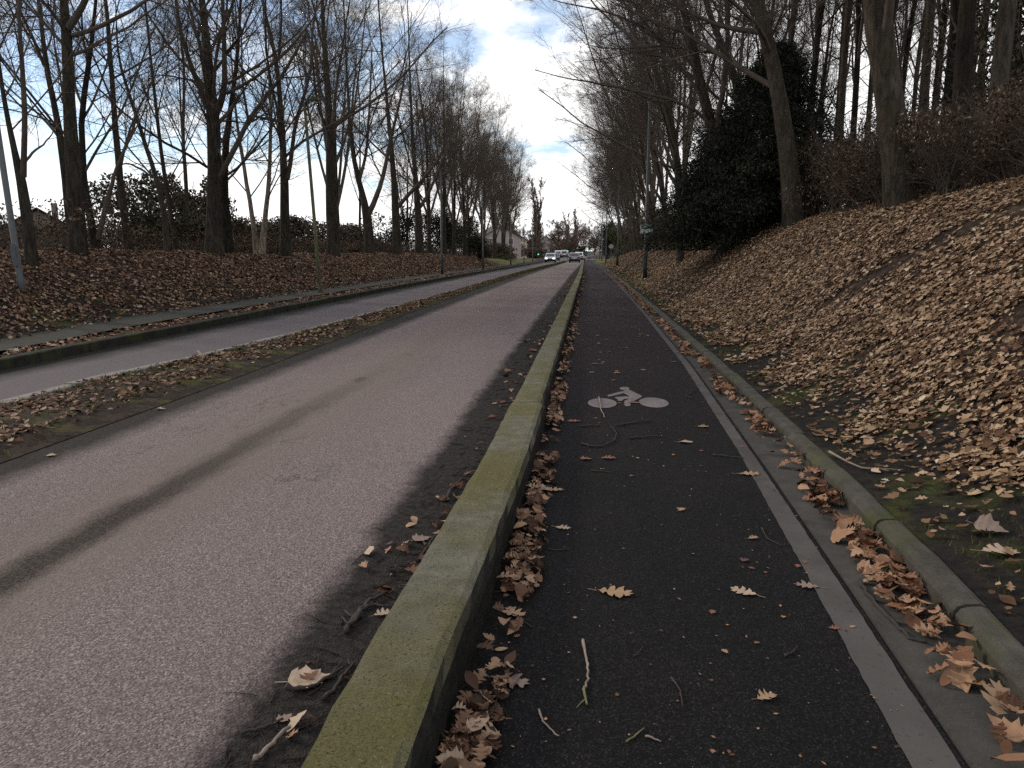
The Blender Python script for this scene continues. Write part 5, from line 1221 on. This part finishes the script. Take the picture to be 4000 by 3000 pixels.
# smaller loose leaves, built once per shape and copied
rl = random.Random(31); protos = {}
for k in range(150):
    Y = 2.4 + 34 * rl.random() ** 1.1; t = rl.random(); t = t ** 2.0 if rl.random() < .6 else 1 - t ** 2 * .8
    X = float(x_wall_r(Y)) + .12 + (float(x_white_r(Y)) - float(x_wall_r(Y)) - .12) * t
    if 7.0 < Y < 8.9 and -.1 < X < .95: continue
    q = rl.choice([0, 0, 1, 2]); tn = rl.choice(['red', 'red', 'tan', 'grey', 'orange']); key = (q, tn)
    far_ = Y > 8.9
    if not far_ and rl.random() < .35: continue
    lab = 'small leaf scattered on the path beyond the painted bicycle' if far_ else 'small leaf scrap scattered on the near half of the cycle path'
    sz = rl.uniform(.07, .14) if far_ else rl.uniform(.03, .075)
    if key not in protos:
        o = one_leaf(1400, 1200, 40, (OAK, PLANE, BEECHL)[q], tn, lab, 0, .7, 700 + k, name='fallen_leaf'); protos[key] = (o, max(o.dimensions.x, .02))
    else: o = protos[key][0].copy(); COL.objects.link(o)
    s_ = sz / .14; o.scale = (s_, s_, s_); o.location = (X, Y, float(z_road(Y)) + .006); o.rotation_euler = (0, 0, rl.uniform(0, 6.28))
    tag(o, lab, 'leaf', 'small leaves beyond the bicycle' if far_ else 'small leaf scraps on the near path')

# ------------------------------------------------------------------ twigs
M_TW_D = simple('dark_fallen_twig', (0.032, 0.026, 0.023), .9, .3, 20); M_TW_P = simple('pale_fallen_twig', (0.20, 0.155, 0.125), .9, .25, 20); M_TW_G = simple('lichen_twig', (0.13, 0.125, 0.055), .9, .3, 20)
def twig(pts, r, mat, label, seed=0, land=False, side=0):
    S_ = 4000 / 2212; rr = random.Random(seed)
    P = []
    for a in range(len(pts) - 1):
        for k in range(5):
            t = k / 5; P.append((pts[a][0] + (pts[a + 1][0] - pts[a][0]) * t, pts[a][1] + (pts[a + 1][1] - pts[a][1]) * t))
    P.append(pts[-1])
    W_ = [on_land(x * S_, y * S_) if land else on_ground(x * S_, y * S_, 0) for x, y in P]
    W_ = [Vector((p[0] + rr.gauss(0, r * .35), p[1] + rr.gauss(0, r * .5), (p[2] if land else float(z_road(p[1]))) + r * 1.15 + (.012 if land else 0) + abs(rr.gauss(0, r * .5)))) for p in W_]
    o0 = W_[0].copy(); W_ = [p - o0 for p in W_]
    m = MB(); n = len(W_); m.tube(W_, [r * (1 - .55 * i / n) * rr.uniform(.85, 1.15) for i in range(n)], 7)
    for q in range(side):
        i = rr.randrange(2, n - 1); d = (W_[i] - W_[i - 1]).normalized(); sgn = rr.choice((-1, 1)); b = Vector((-d.y * sgn, d.x * sgn, .05)); L = rr.uniform(.04, .10)
        m.tube([W_[i], W_[i] + (d * .6 + b * .5) * L * .6, W_[i] + (d + b * .7) * L], [r * .55, r * .4, r * .25], 5)
    o = m.build('twig', mat, None, True); o.location = o0
    return tag(o, label, 'twig')
for k, (pts, r, mt, lab, sd) in enumerate([
    ([(1258, 1385), (1266, 1425), (1271, 1465), (1264, 1490)], .006, M_TW_P, 'long pale twig lying along the path at lower centre', 0),
    ([(1262, 1488), (1261, 1500), (1268, 1527)], .006, M_TW_G, 'yellow-green lichen twig touching the lower end of the long pale one', 1),
    ([(1162, 1535), (1175, 1562), (1207, 1597)], .004, M_TW_P, 'thin bowed twig in the lower left of the path', 0),
    ([(1450, 1468), (1470, 1495), (1475, 1530)], .0042, M_TW_D, 'bent dark twig in the lower middle of the path', 0),
    ([(1353, 1605), (1390, 1577)], .0035, M_TW_G, 'left of two short twigs at the bottom of the path', 0),
    ([(1395, 1593), (1428, 1605)], .0038, M_TW_P, 'right of two short twigs at the bottom of the path', 0),
    ([(1255, 960), (1275, 967), (1305, 966), (1328, 953), (1332, 938), (1318, 924)], .0075, M_TW_D, 'hooked dark twig below the painted bicycle', 1),
    ([(1252, 923), (1300, 921)], .0085, M_TW_D, 'straight dark twig below the front wheel of the bicycle', 0),
    ([(1330, 922), (1365, 916), (1408, 910)], .0085, M_TW_D, 'dark twig slanting below the rear wheel of the bicycle', 1),
    ([(1358, 949), (1400, 945), (1432, 944)], .007, M_TW_D, 'straight dark twig right of the hooked one', 1),
    ([(1294, 860), (1298, 885), (1306, 905)], .008, M_TW_P, 'pale twig lying over the front wheel of the painted bicycle', 1),
    ([(1278, 1018), (1325, 1023)], .005, M_TW_D, 'straight twig below the two red leaves', 0),
    ([(1646, 1142), (1656, 1165), (1690, 1182)], .0042, M_TW_D, 'curved twig meeting the white line', 0),
    ([(1140, 1190), (1168, 1176), (1178, 1165), (1172, 1157)], .005, M_TW_D, 'curled twig by the drift, left of the small pale oak leaf', 0),
    ([(1183, 1187), (1205, 1191), (1232, 1187)], .0035, M_TW_D, 'short twig under the small pale oak leaf', 1),
    ([(1695, 1420), (1712, 1412), (1722, 1400)], .004, M_TW_D, 'little forked twig in the lower right of the path', 1),
    ([(1370, 1420), (1380, 1412), (1388, 1398)], .003, M_TW_D, 'small hooked twig right of the long pale one', 0),
    ([(1108, 1330), (1135, 1348), (1150, 1360)], .0045, M_TW_D, 'twig poking out of the near drift of leaves', 1),
    ([(1540, 984), (1575, 988), (1608, 993)], .006, M_TW_D, 'dark twig meeting the white line below the bicycle', 0),
    ([(1495, 862), (1480, 858), (1500, 845)], .007, M_TW_D, 'forked twig at the gutter edge near the painted bicycle', 2),
    ([(1180, 904), (1200, 930), (1215, 920)], .006, M_TW_D, 'twig among the drift left of the front wheel', 1),
    ([(548, 1656), (580, 1622), (622, 1583)], .010, M_TW_P, 'pale stick in the dirt at the lower left of the mossy kerb', 0),
    ([(618, 1497), (670, 1492), (740, 1452)], .010, M_TW_D, 'dark stick under the big pale leaf in the dirt', 1),
    ([(745, 1372), (770, 1335), (800, 1305), (838, 1284)], .012, M_TW_D, 'thick dark bark strip in the dirt left of the mossy kerb', 2),
    ([(752, 1360), (790, 1318), (815, 1310)], .011, M_TW_D, 'thinner bark strip beside the thick one in the dirt', 1),
    ([(700, 1520), (740, 1470), (765, 1440)], .009, M_TW_D, 'dark twig along the foot of the kerb right of the big pale leaf', 2),
    ([(960, 1085), (985, 1050), (1005, 1040)], .011, M_TW_D, 'dark bark strip in the dirt further along the mossy kerb', 2),
    ([(905, 1215), (930, 1175), (940, 1160)], .008, M_TW_D, 'twig beside the grey-pink leaf on the road side', 1),
    ([(520, 1590), (570, 1580), (610, 1560)], .007, M_TW_D, 'thin twig pointing to the small grey leaf in the dirt', 0)]):
    twig(pts, r, mt, lab, k, False, sd)
twig([(1858, 1262), (1890, 1312), (1930, 1350), (1965, 1386), (2002, 1397)], .010, M_TW_D, 'long dark branch lying in the right gutter among the leaves', 80, False, 3)
twig([(2010, 1410), (2075, 1418), (2130, 1445), (2190, 1468)], .009, M_TW_D, 'branch resting on the lower gutter pile against the right kerb', 81, False, 2)
twig([(1790, 985), (1860, 1018), (1935, 1022)], .008, M_TW_P, 'thin twig on the mossy soil above the right kerb', 82, True, 1)
for k, (pts, lab) in enumerate([([(88, 880), (120, 884), (148, 897)], 'pale bark strip on the near end of the central reservation'), ([(165, 852), (185, 856), (198, 862)], 'curved pale bark strip on the central reservation'), ([(428, 764), (440, 775)], 'short pale stick on the central reservation'), ([(130, 905), (160, 893), (172, 890)], 'lower pale bark strip on the central reservation')]):
    twig(pts, .018, M_TW_P, lab, 90 + k, False, 0)
